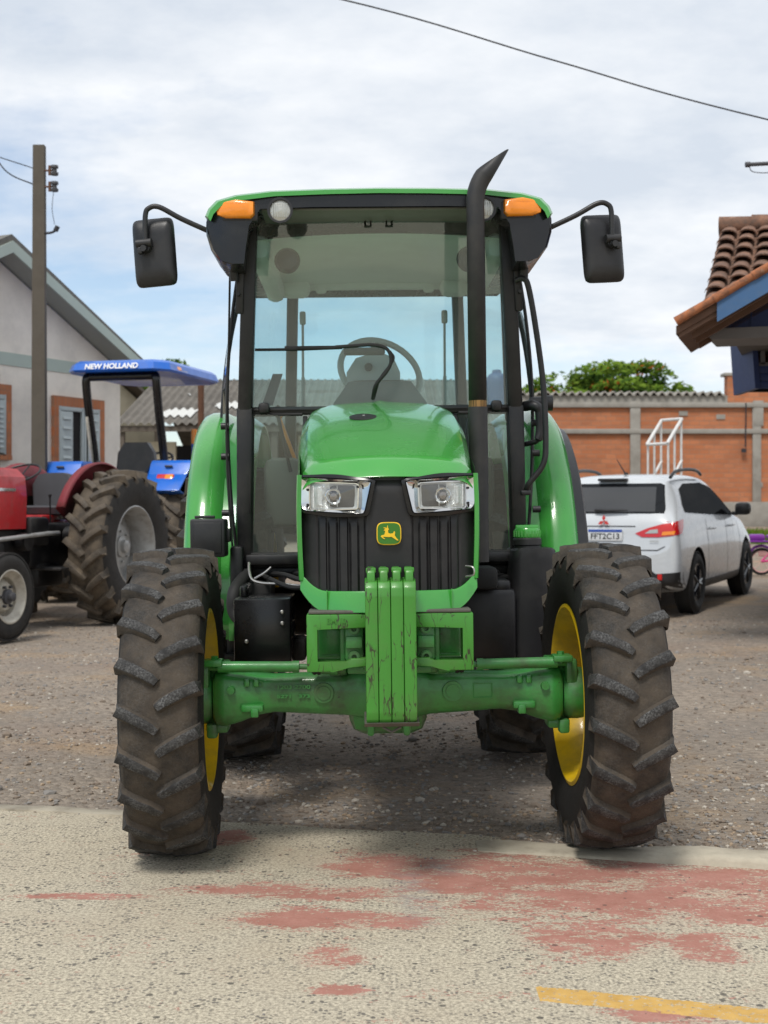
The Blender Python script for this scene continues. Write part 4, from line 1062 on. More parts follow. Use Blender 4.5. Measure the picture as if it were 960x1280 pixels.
        for y in (1.55, 2.55):
            mb = MB(); mb.tube(smooth_path([(s*.865, y-.09, .95), (s*.895, y-.05, .955), (s*.895, y+.06, .955), (s*.865, y+.09, .95)], 4), .014, 8); mb.build('door_handle', 'white', W)
        for y in (1.30, 2.30, 3.05):
            decal('door_gap', [(y, .38), (y, 1.06), (y+.010, 1.06), (y+.010, .38)], 'x', 'black', .003, s, 3)
        mb = MB(); mb.tube(smooth_path([(s*.64, .50, 1.565), (s*.635, .75, 1.63), (s*.64, 1.3, 1.655), (s*.635, 1.75, 1.635), (s*.63, 1.95, 1.59)], 6), .020, 10); mb.build('roof_rail', 'black', W)
        mb = MB(); mb.box((s*.95, 2.88, 1.15), (.20, .12, .16), bev=.05); mb.box((s*.85, 2.88, 1.09), (.08, .06, .05), bev=.015); mb.build('wing_mirror', 'black', W)
        for y in (.80, 3.47):
            w = empty('wheel', (s*.775, y, .355)); w.parent = W
            make_plain_tyre(w, .355, .23, .215, ('ty_side',), 3)
            mb = MB(); mb.lathe([(-.09, .21), (-.07, .19), (s*.05, .185), (s*.06, .215), (s*.09, .222)], 'x', n=36)
            for k in range(5):
                a = 2*PI*k/5; mb.tube([(s*.085, .02*math.cos(a), .02*math.sin(a)), (s*.085, .20*math.cos(a+.15), .20*math.sin(a+.15))], [.03, .02], 6); mb.tube([(s*.085, .02*math.cos(a), .02*math.sin(a)), (s*.085, .20*math.cos(a-.15), .20*math.sin(a-.15))], [.03, .02], 6)
            mb.build('rim', 'blackgloss', w)
    decal('bumper_trim', [(-.84, .30), (.84, .30), (.86, .52), (.60, .50), (.52, .56), (-.52, .56), (-.60, .50), (-.86, .52)], 'y', 'black', .006, 1, 4)
    mb = MB(); mb.lathe([(-.02, .035), (.0, .038), (.25, .038)], 'y', (.50, .03, .42), 16); mb.build('tailpipe', 'steel', W)
    mb = MB(); mb.box((0, .40, 1.545), (.34, .10, .030), bev=.012); mb.build('brake_light', 'black', W)
    mb = MB(); mb.tube([(.05, .75, 1.60), (.0, .55, 1.78)], [.010, .004], 8); mb.lathe([(0, .03), (.03, .018)], 'z', (.05, .75, 1.60), 10); mb.build('antenna', 'black', W)
    decal('tailgate_gap', [(-.66, .755), (.62, .755), (.70, .80), (.70, .81), (.615, .767), (-.66, .767)], 'y', 'dashgrey', .004, 1, 4)
    decal('crease_shadow', [(-.36, 1.018), (.36, 1.018), (.36, 1.030), (-.36, 1.030)], 'y', 'dashgrey', .004, 1, 3)
    mb = MB(); mb.box((0, 0, 0), (.40, .012, .130), bev=.004); pl = mb.build('number_plate', 'platewhite', W, (.02, .022, .925), (R(-4), 0, 0))
    mb = MB(); mb.box((0, -.008, .049), (.392, .004, .028)); mb.build('plate_band', 'plateblue', pl)
    text('plate_text', 'FFT2C13', .088, 'inkblack', pl, (0, -.0075, -.016), (R(90), 0, 0), .001, .0015, .33)
    e = MB()
    for k in range(3):
        a = R(90+120*k); u = Vector((math.cos(a), math.sin(a))); n_ = Vector((-u.y, u.x))
        q = [Vector((0, 0)), u*.036+n_*.021, u*.072, u*.036-n_*.021]
        e.prism([(p.x, p.y) for p in q], 'y', 0, .006)
    e.build('emblem', 'inkred', W, (0, .030, 1.082), (R(-10), 0, 0))
    text('model_mark', 'AWD', .03, 'steel', W, (.58, .012, .86), (R(90), 0, 0), .001, 0, .10)
car()

def blue_tractor():
    B = empty('tractor', (-3.22, 17.0, .20), R(166), 'blue tractor with flat blue canopy roof and black roll bar, seen from behind at left', 'tractor')
    for sx in (-1, 1):
        wheel('rear_wheel', sx*.78, 0, .78, sx, .78, .44, .40, 20, .04, .16, 'silver', .04, 0, ('ty_tread_tan', 'ty_side_grey', 'ty_lug_tan'), B, lw=.025, hubmat='silver')
        w = empty('front_wheel', (sx*.70, -2.15, .42)); w.parent = B
        make_plain_tyre(w, .42, .22, .24); make_rim(w, .24, .22, 'silver', .02*sx, .08, sx, 6, 'steel', 'silver')
        mb = MB()
        prof = [(.50, 1.30), (.52, 1.36), (.30, 1.70), (.26, 1.73), (-.45, 1.73), (-.55, 1.70), (-1.00, 1.10), (-.97, 1.08), (-.86, 1.14)]
        arc = [(-.93*math.cos(R(a)), .78+.86*math.sin(R(a))) for a in range(30, 150, 12)]
        prof = prof[:-1]+arc+[(.78, 1.22)][:0]
        mb.prism([(y, z) for y, z in prof], 'x', sx*.46, sx*.99, bev=.012)
        mb.prism([(.45, .75), (.45, 1.5), (-.80, 1.5), (-.80, .75)], 'x', sx*.44, sx*.47)
        f = mb.build('rear_fender', 'blue', B)
        nrm = R(-33)
        mb = MB(); mb.box((sx*.72, .462, 1.505), (.22, .05, .10), rot=(R(33), 0, 0), bev=.012); lm = mb.build('tail_lamp', 'redlens', f)
        mb = MB(); mb.box((sx*.72-.052, .468, 1.507), (.105, .05, .088), rot=(R(33), 0, 0), bev=.01); mb.build('indicator', 'amber', lm)
        mb = MB(); mb.box((sx*.72, .36, 1.655), (.10, .03, .02), rot=(R(33), 0, 0), bev=.006); mb.build('latch', 'dashgrey', f)
    mb = MB()
    for sx in (-1, 1):
        mb.tube(smooth_path([(sx*.47, -.10, 1.1), (sx*.47, -.10, 1.68), (sx*.47, .08, 2.35), (sx*.47, .16, 2.72), (sx*.44, .14, 2.79)], 5), .055, 10)
        bar(mb, (sx*.47, -.10, 1.0), (sx*.47, -.10, 1.75), .12, .10)
    mb.tube([(-.46, .14, 2.78), (.46, .14, 2.78)], .05, 10)
    rb = mb.build('roll_bar', 'blackgloss', B)
    mb = MB(); mb.box((.475, .04, 2.0), (.03, .07, .60), rot=(R(-14), 0, 0), bev=.006); mb.build('decal_strip', 'rimcream', rb)
    mb = MB()
    def cr(z, k, kk=0):
        return [(x*k, y*k-.62, z) for x, y in ((-.52, .98), (.52, .98), (.66, .80), (.66, -.78), (.50, -.98), (-.50, -.98), (-.66, -.78), (-.66, .80))]
    mb.loft([cr(2.825, .97), cr(2.82, 1.0), cr(2.845, 1.03), cr(2.93, .99), cr(2.965, .93), cr(2.972, .80)])
    for k in range(5): mb.box((-.4+.2*k, -.62, 2.974), (.07, 1.4, .014), bev=.006)
    cn = mb.build('canopy', 'blue', B, ang=30)
    text('canopy_lettering', 'NEW HOLLAND', .098, 'whitelet', cn, (0.02, .392, 2.882), (R(90-21), 0, R(180)), .002, .003, .70)
    mb = MB(); mb.box((-.664, -.20, 2.885), (.004, .30, .055), rot=(0, R(21), 0)); mb.build('side_decal', 'rimcream', cn)
    mb = MB(); mb.box((-.668, -.10, 2.885), (.004, .12, .045), rot=(0, R(21), 0)); mb.build('side_decal', 'amber', cn)
    st = empty('seat', (-.12, -.35, 1.29)); st.parent = B
    mb = MB(); mb.box((0, 0, .1), (.48, .46, .12), bev=.04); mb.build('seat_cushion', 'black', st)
    mb = MB()
    mb.loft([[(x*k, d, z) for x, z in ((-.24, .05), (-.265, .30), (-.24, .55), (-.15, .68), (.15, .68), (.24, .55), (.265, .30), (.24, .05))] for k, d in ((.9, .36), (1, .34), (1, .26), (.92, .20))])
    mb.box((0, .365, .30), (.30, .02, .04), bev=.008); mb.build('backrest', 'black', st)
    sw = empty('steering_wheel', (0, -.98, 1.78)); sw.parent = B; sw.rotation_euler = (R(-35), 0, 0)
    mb = MB(); mb.tube([(.20*math.cos(2*PI*i/28), .20*math.sin(2*PI*i/28), 0) for i in range(28)], .016, 8, closed=True)
    for a in (90, 210, 330): mb.tube([(0, 0, -.03), (.2*math.cos(R(a)), .2*math.sin(R(a)), 0)], .012, 6)
    mb.cyl((0, 0, 0), (0, 0, -.4), .03, n=8); mb.build('rim', 'black', sw)
    mb = MB(); mb.box((0, -1.25, 1.45), (.5, .3, .45), bev=.08); mb.build('dashboard', 'black', B)
    mb = MB(); mb.box((0, -1.95, 1.30), (.62, 1.3, .55), bev=.10); mb.build('hood', 'blue', B)
    mb = MB(); mb.box((0, -.9, .8), (.42, 2.5, .45), bev=.05); mb.box((0, -2.15, .50), (1.3, .14, .14), bev=.03); mb.box((0, 0, .78), (1.3, .22, .22), bev=.04); mb.box((0, -.45, 1.02), (.9, .9, .04), bev=.01); mb.box((0, .35, .7), (.3, .3, .5), bev=.04); mb.build('chassis', 'blackpaint', B)
    mb = MB(); mb.cyl((-.30, -1.5, 1.5), (-.30, -1.5, 2.02), .035, n=12); ex = mb.build('exhaust_pipe', 'blue', B)
    mb = MB(); mb.cyl((-.30, -1.5, 2.02), (-.30, -1.5, 2.22), .04, n=12); mb.build('tip', 'amber', ex)
blue_tractor()

def red_tractor():
    B = empty('tractor', (-3.52, 14.85, .10), R(-18), 'old red open tractor with black bucket seat and big muddy rear tyre, at far left', 'tractor')
    for sx in (-1, 1):
        wheel('rear_wheel', sx*.72, 0, .83, sx, .83, .44, .42, 20, .05, .17, 'silver', -.02, 0, ('ty_tread_tan', 'ty_side_grey', 'ty_lug_tan'), B, lw=.026, hubmat='silver', hubr=.12, spin=R(5))
        w = empty('front_wheel', (sx*.62, -2.05, .41)); w.parent = B
        make_plain_tyre(w, .41, .20, .235); make_rim(w, .235, .20, 'rimcream', .02*sx, .075, sx, 6, 'dashgrey', 'dashgrey')
        mb = MB(); secs = []
        for k in range(21):
            a = R(lerp(28, 150, k/20)); secs.append([(sx*x, -r*math.cos(a), .83+r*math.sin(a)) for x, r in ((.38, .55), (.39, .86), (.42, .90), (.50, .91), (.52, .89))])
        mb.loft(secs, closed=False, caps=False); f = mb.build('rear_fender', 'darkred', B, ang=50); so = f.modifiers.new('thick', 'SOLIDIFY'); so.thickness = .008
    mb = MB(); secs = []
    for y, k, t in ((-1.06, .90, 0), (-1.10, 1, 0), (-1.6, 1, 0), (-2.3, .96, -.03), (-2.42, .88, -.06)):
        secs.append([(x*k, y, 1.35+(z-1.35)*k+t) for x, z in ((-.28, 1.03), (-.27, 1.35), (-.25, 1.55), (-.16, 1.635), (0, 1.65), (.16, 1.635), (.25, 1.55), (.27, 1.35), (.26, 1.03))])
    mb.loft(secs); hd = mb.build('hood', 'red', B, ang=35)
    mb = MB(); mb.box((.272, -1.7, 1.42), (.006, .8, .03)); mb.build('trim_strip', 'chrome', hd)
    mb = MB(); mb.cyl((.20, -1.55, 1.5), (.20, -1.55, 2.55), .045, n=12); mb.build('exhaust_pipe', 'rust', B)
    st = empty('seat', (-.10, -.12, 1.20)); st.parent = B
    mb = MB(); mb.loft([[(x*1.15, y*.9, z) for x, y, z in ((-.22, -.26, -.02), (.22, -.26, -.02), (.26, .2, -.04), (-.26, .2, -.04))], [(-.25, -.26, .05), (.25, -.26, .05), (.28, .22, .03), (-.28, .22, .03)], [(-.22, -.23, .07), (.22, -.23, .07), (.24, .2, .04), (-.24, .2, .04)]]); mb.build('seat_pan', 'dashgrey', st)
    mb = MB()
    mb.loft([[(x*k, .20+d-abs(x)*.25, z) for x, z in ((-.25, .02), (-.26, .30), (-.20, .41), (-.1, .43), (.1, .43), (.20, .41), (.26, .30), (.25, .02))] for k, d in ((.9, -.04), (1, -.02), (1, .03), (.92, .06))]); mb.build('backrest', 'dashgrey', st)
    mb = MB(); mb.cyl((0, 0, -.25), (0, 0, 0), .05, n=10); mb.box((0, .05, -.14), (.3, .3, .12), bev=.03); mb.build('bracket', 'red', st)
    sw = empty('steering_wheel', (0, -.80, 1.60)); sw.parent = B; sw.rotation_euler = (R(28), 0, 0)
    mb = MB(); mb.tube([(.21*math.cos(2*PI*i/28), .21*math.sin(2*PI*i/28), 0) for i in range(28)], .012, 8, closed=True)
    for a in (90, 210, 330): mb.tube([(0, 0, -.03), (.21*math.cos(R(a)), .21*math.sin(R(a)), 0)], .009, 6)
    mb.cyl((0, 0, 0), (0, -.1, -.35), .025, n=8); mb.build('rim', 'black', sw)
    mb = MB(); mb.box((0, -.35, .85), (.46, 1.2, .48), bev=.06); mb.box((0, -1.45, .85), (.40, 1.5, .42), bev=.05); mb.box((0, 0, .83), (1.2, .30, .30), bev=.08)
    mb.box((0, -2.05, .48), (1.1, .12, .14), bev=.03); mb.box((0, -.6, .55), (.5, .5, .25), bev=.05); mb.box((.42, -.75, .62), (.30, .40, .03), bev=.01); mb.box((.25, -.9, 1.0), (.12, .35, .30), bev=.04)
    mb.cyl((.25, -.3, .95), (.46, -.3, .95), .10, n=16); mb.cyl((.25, -1.2, .90), (.36, -1.2, .90), .09, n=16); mb.box((.3, -1.75, .80), (.10, .3, .2), bev=.03)
    mb.build('chassis', 'blackpaint', B)
    mb = MB(); mb.tube([(.30, -.55, .98), (.36, -.85, .98), (.34, -1.9, .92)], .022, 8); mb.build('drag_link', 'silver', B)
    for x, y, a in ((.14, -.45, .1), (-.1, -.5, -.05), (.3, -.3, .1)):
        mb = MB(); mb.tube([(x, y, 1.05), (x+a*.3, y-.06, 1.36)], .009, 6); mb.lathe([(0, .014), (.03, .018), (.04, 0)], 'z', (x+a*.3, y-.06, 1.355), 8); mb.build('lever', 'black', B)
    mb = MB(); mb.box((-.05, -.42, 1.12), (.30, .25, .10), bev=.02); mb.build('gear_cover', 'red', B)
red_tractor()

def bicycle():
    B = empty('bicycle', (5.82, 20.9, .33), R(8), "child's pink and purple bicycle at the right edge, just past the white car's front", 'bicycle')
    M['pink'] = paint('pink_paint', (.62, .05, .22), .4, var=.1); M['purple'] = paint('purple_paint', (.20, .03, .30), .4, var=.1); M['pinkpale'] = paint('pale_pink', (.60, .32, .30), .6, var=.15)
    for x in (-.02, .78):
        w = empty('wheel', (x, 0, .21)); w.parent = B
        mb = MB(); mb.tube([(.19*math.cos(2*PI*i/28), 0, .19*math.sin(2*PI*i/28)) for i in range(28)], .022, 8, closed=True); mb.build('tyre', 'ty_side', w)
        mb = MB(); mb.tube([(.165*math.cos(2*PI*i/28), 0, .165*math.sin(2*PI*i/28)) for i in range(28)], .010, 6, closed=True)
        for k in range(8): mb.tube([(0, 0, 0), (.165*math.cos(PI*k/4), 0, .165*math.sin(PI*k/4))], .003, 5)
        mb.build('rim', 'pinkpale', w)
    mb = MB()
    for p, q in (((-.02, .21), (.33, .24)), ((-.02, .21), (.24, .50)), ((.33, .24), (.22, .56)), ((.33, .24), (.62, .52)), ((.25, .45), (.62, .56))): mb.tube([(p[0], 0, p[1]), (q[0], 0, q[1])], .018, 8)
    mb.build('frame', 'pink', B)
    mb = MB(); mb.tube([(.78, .03, .21), (.66, .03, .48), (.62, 0, .56), (.59, 0, .68)], .014, 8); mb.tube([(.52, -.22, .72), (.60, -.1, .68), (.60, .1, .68), (.52, .22, .72)], .012, 8); mb.build('fork', 'purple', B)
    mb = MB(); mb.box((.19, 0, .59), (.24, .14, .06), bev=.025); mb.build('saddle', 'purple', B)
    mb = MB(); mb.tube(smooth_path([(-.24, 0, .30), (-.14, 0, .42), (0, 0, .45), (.13, 0, .40)], 5), .022, 8); mb.build('mudguard', 'purple', B)
    mb = MB(); mb.box((.10, 0, .33), (.34, .03, .09), bev=.03); mb.build('chain_guard', 'pinkpale', B)
    mb = MB(); mb.box((-.10, 0, .52), (.30, .22, .03), bev=.01); mb.box((-.10, 0, .58), (.24, .16, .10), bev=.04); mb.build('rack', 'purple', B)
bicycle()
# ------------------------------------------------------------------ buildings and the rest of the yard
M['plaster'] = paint('grey_plaster', (.82, .765, .68), .9, var=.07, scale=1.5, dirt=(.48, .45, .41), damt=.5, dscale=1.1, bmp=.2, bscale=40)
M['bandgreen'] = paint('pale_green_paint', (.42, .49, .44), .8, var=.06)
M['soffit'] = paint('soffit_boards', (.30, .315, .285), .8, var=.06)
M['trimgreen'] = paint('eave_trim', (.20, .225, .20), .7, var=.1)
M['brickorange'] = paint('orange_brick_trim', (.42, .165, .065), .85, var=.25, scale=12)
M['shutter'] = paint('shutter_paint', (.42, .47, .47), .6, var=.05)
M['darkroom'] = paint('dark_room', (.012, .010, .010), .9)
M['rooftile_grey'] = paint('grey_roof', (.16, .155, .14), .9, var=.25, scale=5, dirt=(.07, .065, .055), damt=.5)
M['cream'] = paint('cream_wall', (.52, .46, .33), .9, var=.08, scale=1.5, dirt=(.32, .28, .2), damt=.4, dscale=2)
M['fibro'] = paint('fibre_cement_roof', (.150, .135, .115), .95, var=.25, scale=3, dirt=(.065, .058, .05), damt=.7, dscale=1.6, bmp=.3)
M['skylight'] = paint('skylight_sheet', (.60, .60, .57), .5, var=.08)
M['timber'] = paint('weathered_timber', (.115, .095, .075), .9, var=.3, scale=4, bmp=.4)
M['polewood'] = paint('pole_concrete', (.10, .086, .068), .9, var=.3, scale=3, dirt=(.07, .06, .05), damt=.6, dscale=3, bmp=.4)
M['bluewood'] = paint('blue_boards', (.016, .030, .105), .55, var=.2, scale=6)
M['bluetrim'] = paint('blue_trim', (.042, .115, .25), .5, var=.15, scale=6, dirt=(.10, .13, .17), damt=.3)
M['greywood'] = paint('grey_beam', (.155, .145, .145), .7, var=.15)
M['brownsoffit'] = paint('brown_soffit', (.12, .062, .038), .8, var=.3, scale=10)
M['bluetank'] = paint('blue_tank_plastic', (.03, .075, .20), .5, var=.1)
def tilemat(name, a, b):
    m, nt, out = newmat(name); v = objc(nt)
    k = ramp(nt, noise(nt, v, 5.5, 3, .6), .35, .65, a, b)
    k = mix(nt, math_(nt, 'MULTIPLY', ramp(nt, noise(nt, v, 16, 6, .7), .45, .62), .6), k, (.075, .058, .048))
    k = mix(nt, math_(nt, 'MULTIPLY', ramp(nt, noise(nt, v, 9, 4, .7), .60, .66), .5), k, (.40, .24, .16))
    bsdf(nt, out, k, .9, 0, 0, bump(nt, noise(nt, v, 60), .3, .01)); return m
M['tile_old'] = tilemat('old_clay_tiles', (.14, .076, .050), (.26, .135, .085))
M['tile_new'] = tilemat('orange_clay_tiles', (.34, .115, .045), (.44, .17, .075))
def brickmat(nm='hollow_brick', bw=.29, rh=.14, ms=.010):
    m, nt, out = newmat(nm); v = objc(nt)
    sp = N(nt, 'ShaderNodeSeparateXYZ'); L(nt, v, sp.inputs[0]); cb = N(nt, 'ShaderNodeCombineXYZ'); L(nt, sp.outputs[0], cb.inputs[0]); L(nt, sp.outputs[2], cb.inputs[1])
    b = N(nt, 'ShaderNodeTexBrick'); L(nt, cb.outputs[0], b.inputs['Vector']); b.inputs['Scale'].default_value = 1
    b.inputs['Brick Width'].default_value = bw; b.inputs['Row Height'].default_value = rh; b.inputs['Mortar Size'].default_value = ms
    b.inputs['Color1'].default_value = c4((.44, .150, .062)); b.inputs['Color2'].default_value = c4((.52, .195, .088)); b.inputs['Mortar'].default_value = c4((.34, .18, .11))
    k = b.outputs['Color']
    mp = N(nt, 'ShaderNodeMapping'); L(nt, v, mp.inputs[0]); mp.inputs['Scale'].default_value = (.5, 1, 2.2)
    k = mix(nt, math_(nt, 'MULTIPLY', ramp(nt, noise(nt, mp.outputs[0], 1.4, 6, .7), .42, .66), .55), k, (.25, .110, .062))
    k = mix(nt, math_(nt, 'MULTIPLY', ramp(nt, noise(nt, v, 2.6, 3, .6), .66, .72), .6), k, (.20, .15, .115))
    bsdf(nt, out, k, .9, 0, 0, bump(nt, b.outputs['Fac'], .4, -.01)); return m
M['brick'] = brickmat(); M['brickorange'] = brickmat('trim_brick', .07, .14, .006)
M['rawconcrete'] = paint('raw_concrete', (.32, .30, .265), .9, var=.25, scale=2.5, dirt=(.20, .18, .155), damt=.6, dscale=2, bmp=.4)

# brick building across the back
bb = empty('brick_building', (0, 40, .9), 0, 'long unplastered orange brick wall with grey concrete bands and wavy roof edge behind the car', 'building')
mb = MB(); mb.box((6.5, 3, 1.9), (13.6, 6, 3.8)); mb.box((12.2, .18, 3.95), (4.2, .4, .95)); mb.build('wall', 'brick', bb)
mb = MB()
for z, h in ((3.54, .14), (2.77, .14)): mb.box((6.5, -.04, z), (13.64, .12, h), bev=.01)
for x in (.6, 7.38, 10.95, 15): mb.box((x, -.03, 2.15), (.30 if x < 9 else .25, .10, 3.0), bev=.01)
for x in (11.0, 13.2): mb.box((x, -.05, 3.3), (.28, .08, .75), bev=.01)
mb.box((6.5, -.03, .32), (13.66, .14, .75), bev=.01)
mb.box((10.25, .2, 4.45), (.5, .5, .09), bev=.01)
mb.build('concrete_frame', 'rawconcrete', bb)
mb = MB(); mb.box((5.0, -.005, 3.72), (10.2, .04, .22))
N_ = 340; mb.loft([[(-.3+10.3*i/N_, -.12, 3.85+.055*math.sin(i*10.3/N_*2*PI/.24)), (-.3+10.3*i/N_, -.12, 3.90+.055*math.sin(i*10.3/N_*2*PI/.24)), (-.3+10.3*i/N_, 6, 4.02+.055*math.sin(i*10.3/N_*2*PI/.24)), (-.3+10.3*i/N_, 6, 3.97+.055*math.sin(i*10.3/N_*2*PI/.24))] for i in range(N_+1)])
mb.build('roof', 'rawconcrete', bb)
mb = MB(); mb.tube([(10.42, .3, 4.4), (10.42, .3, 4.85)], .05, 8); mb.build('pipe', 'rawconcrete', bb)
mb = MB(); mb.tube([(10.62, -.10, 3.6), (10.6, -.11, 2.3)], .02, 6); mb.box((10.55, -.12, 2.2), (.14, .06, .12)); mb.build('cable', 'inkblack', bb)
for x, z in ((2.2, 1.9), (4.4, 3.2), (8.8, 3.3), (11.6, 3.2), (13.4, 3.2), (9.9, 3.2), (11.0, 1.2), (12.2, .9)):
    mb = MB(); mb.box((x, -.012, z), (.26, .03, .14)); mb.build('patch', 'rawconcrete', bb)

# long shed with fibre-cement roof, behind everything
sh = empty('shed', (-1.2, 30, .6), 0, 'long low shed with dark weathered corrugated roof and pale skylight sheets at left', 'shed')
def rf(u, v): x = lerp(-4.7, 4.3, u); return (x, lerp(-.4, 5, v), lerp(2.62, 4.10, v)+.030*math.sin(x*2*PI/.18))
mb = MB(); mb.grid(rf, 700, 6); mb.grid(lambda u, v: (lerp(-4.7, 4.3, u), lerp(5, 10, v), lerp(4.10, 2.6, v)), 4, 2)
ro = mb.build('roof', 'fibro', sh, ang=80)
for u0, u1, v0, v1 in ((.085, .165, .12, .27), (.19, .26, .30, .42), (.07, .075, .6, .62), (.11, .115, .55, .57), (.155, .16, .70, .72)):
    mb = MB(); mb.grid(lambda u, v: (lambda p: (p[0], p[1], p[2]+.035))(rf(lerp(u0, u1, u)+lerp(v0, v1, v)*.10, lerp(v0, v1, v))), 60, 2); mb.build('skylight', 'skylight', ro)
mb = MB(); mb.box((-.2, 9.9, 1.3), (8.9, .2, 2.6)); mb.box((-4.0, .1, 1.1), (1.2, .15, 2.3)); mb.box((1.8, .2, 1.2), (5.0, .15, 2.4)); mb.build('wall', 'cream', sh)
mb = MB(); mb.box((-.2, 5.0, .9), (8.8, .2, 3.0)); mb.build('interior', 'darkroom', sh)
mb = MB(); mb.box((-.2, -.30, 2.52), (8.9, .08, .12))
for x in (-4.55, -2.9, -1.2, .4): mb.box((x, -.2, 1.2), (.14, .14, 2.5))
mb.build('post', 'timber', sh)
# cream house with small gable, between the grey house and the shed
ho = empty('house', (-6.45, 38.2, .9), R(-117.8), 'small cream gabled house peeking out between the grey house and the shed', 'house')
mb = MB(); mb.prism([(0, -.5), (4.6, -.5), (4.6, 3.15), (2.3, 4.25), (0, 3.15)], 'y', -6, 0); mb.build('wall', 'cream', ho)
mb = MB()
for s in (0, 1):
    q = [(-.35, 3.03), (2.3, 4.33), (2.3, 4.43), (-.35, 3.15)] if s == 0 else [(4.95, 3.03), (2.3, 4.33), (2.3, 4.43), (4.95, 3.15)]
    mb.prism(q, 'y', -6.2, .35)
mb.build('roof', 'timber', ho)

# grey house on the left: gable end toward the yard
ho = empty('house', (-3.92, 20.2, .25), R(-117.8), 'pale grey plastered house with green band, orange brick window trim and grey eaves at left', 'house')
SL = .484; HW = 2.64; z0 = 3.40-.25
mb = MB(); mb.prism([(0, -.6), (2*HW, -.6), (2*HW, z0), (HW, z0+SL*HW), (0, z0)], 'y', -9, 0); mb.build('wall', 'plaster', ho)
mb = MB(); mb.box((HW, .006, 3.09), (2*HW+.01, .02, .17)); mb.build('painted_band', 'bandgreen', ho)
mb = MB()
for s in (0, 1):
    def q(t, z): return (t if s == 0 else 2*HW-t, z)
    mb.prism([q(-.25, z0-.121+.02), q(HW, z0+SL*HW+.02), q(HW, z0+SL*HW+.05), q(-.25, z0-.121+.05)], 'y', -9.3, .34)
rs = mb.build('soffit', 'soffit', ho)
mb = MB()
for s in (0, 1):
    def q(t, z): return (t if s == 0 else 2*HW-t, z)
    mb.prism([q(-.27, z0-.121+.055), q(HW, z0+SL*HW+.055), q(HW, z0+SL*HW+.24), q(-.27, z0-.121+.20)], 'y', -9.3, .35)
rf_ = mb.build('roof', 'rooftile_grey', ho)
mb = MB()
for s in (0, 1):
    def q(t, z): return (t if s == 0 else 2*HW-t, z)
    mb.prism([q(-.28, z0-.121+.0), q(HW, z0+SL*HW+.0), q(HW, z0+SL*HW+.15), q(-.28, z0-.121+.14)], 'y', .352, .375)
    mb.prism([q(-.29, z0-.121-.0), q(-.27, z0-.121-.0), q(-.27, z0+.05), q(-.29, z0+.05)], 'y', -9.3, .375)
mb.build('barge_board', 'bandgreen', rf_)
def window(x0, x1, zb, zt, closed):
    w = empty('window', (0, 0, 0)); w.parent = ho
    mb = MB(); mb.box(((x0+x1)/2, .02, zt+.05), (x1-x0, .07, .14)); mb.box((x0+.05, .02, (zt+zb)/2-.02), (.10, .07, zt-zb)); mb.box((x1-.05, .02, (zt+zb)/2-.02), (.10, .07, zt-zb))
    mb.box(((x0+x1)/2, .02, zb-.03), (x1-x0, .09, .06)); mb.build('brick_trim', 'brickorange', w)
    mb = MB(); mb.box(((x0+x1)/2, .008, (zt+zb)/2), (x1-x0-.2, .016, zt-zb-.05)); mb.build('opening', 'darkroom', w)
    a, b = x0+.10, x1-.10
    mb = MB(); mb.box(((a+b)/2, .03, zt-.05), (b-a, .05, .06), bev=.006)
    for x in (a+.02, b-.02, a+.36*(b-a), a+.42*(b-a)): mb.box((x, .03, (zt+zb)/2), (.04, .05, zt-zb-.02), bev=.004)
    mb.build('frame', 'shutter', w)
    for (p, q_) in ((a+.02, a+.30*(b-a)), (a+.68*(b-a), b-.02)):
        mb = MB(); mb.box(((p+q_)/2, .055, (zt+zb)/2-.03), (q_-p, .02, zt-zb-.12), bev=.004)
        for k in range(9): mb.box(((p+q_)/2, .068, zb+.12+k*(zt-zb-.3)/8), (q_-p-.10, .012, .05), rot=(R(25), 0, 0))
        mb.build('shutter', 'shutter', w)
window(.42, 1.50, 1.15, 2.55, False)
window(2.33, 3.45, 1.80, 2.62, True)

# utility pole with insulators
P = empty('utility_pole', (-4.27, 16.85, .15), 0, 'tall weathered grey utility pole with two insulators in front of the grey house', 'utility pole')
mb = MB(); mb.loft([[(x*k, y*k, z) for x, y in ((-.085, -.06), (.085, -.06), (.085, .06), (-.085, .06))] for z, k in ((-.4, 1.12), (2, 1.0), (5.68, .82), (5.69, .8))]); mb.build('shaft', 'polewood', P)
for z in (5.37, 5.17):
    mb = MB(); mb.tube([(.05, -.03, z), (.18, -.05, z)], .012, 6); mb.box((.14, -.05, z), (.03, .03, .12)); br_ = mb.build('bracket', 'rust', P)
    mb = MB(); mb.lathe([(-.065, .02), (-.06, .045), (-.03, .05), (-.02, .03), (.02, .03), (.03, .05), (.06, .045), (.065, .02)], 'z', (.20, -.05, z), 14); mb.build('insulator', 'dashgrey', br_)
mb = MB(); mb.tube(smooth_path([(.06, -.02, 4.60), (.14, -.04, 4.60), (.20, -.05, 4.62), (.23, -.05, 4.67)], 4), .016, 8); mb.cyl((.21, -.05, 4.62), (.24, -.05, 4.68), .03, n=10); mb.build('hook', 'inkblack', P)
mb = MB(); mb.tube(smooth_path([(.19, -.05, 5.12), (.17, -.05, 4.9), (.20, -.05, 4.7)], 4), .004, 5); mb.build('lead', 'inkblack', P)
def cable(name, pts, r, label):
    mb = MB(); mb.tube(smooth_path(pts, 10), r, 6); return tag(mb.build(name, 'inkblack'), label, 'cable')
cable('drop_cable', [(-4.33, 16.83, 5.35), (-4.60, 16.6, 5.45), (-4.85, 16.3, 5.75), (-5.6, 15.8, 6.1), (-8, 14.5, 6.6)], .008, 'thin sagging wire running off the left edge from the utility pole')
cable('drop_cable', [(-4.33, 16.83, 5.55), (-5.2, 16.5, 5.80), (-8.5, 15.5, 6.9)], .006, 'upper straight wire leaving the utility pole toward the left edge')
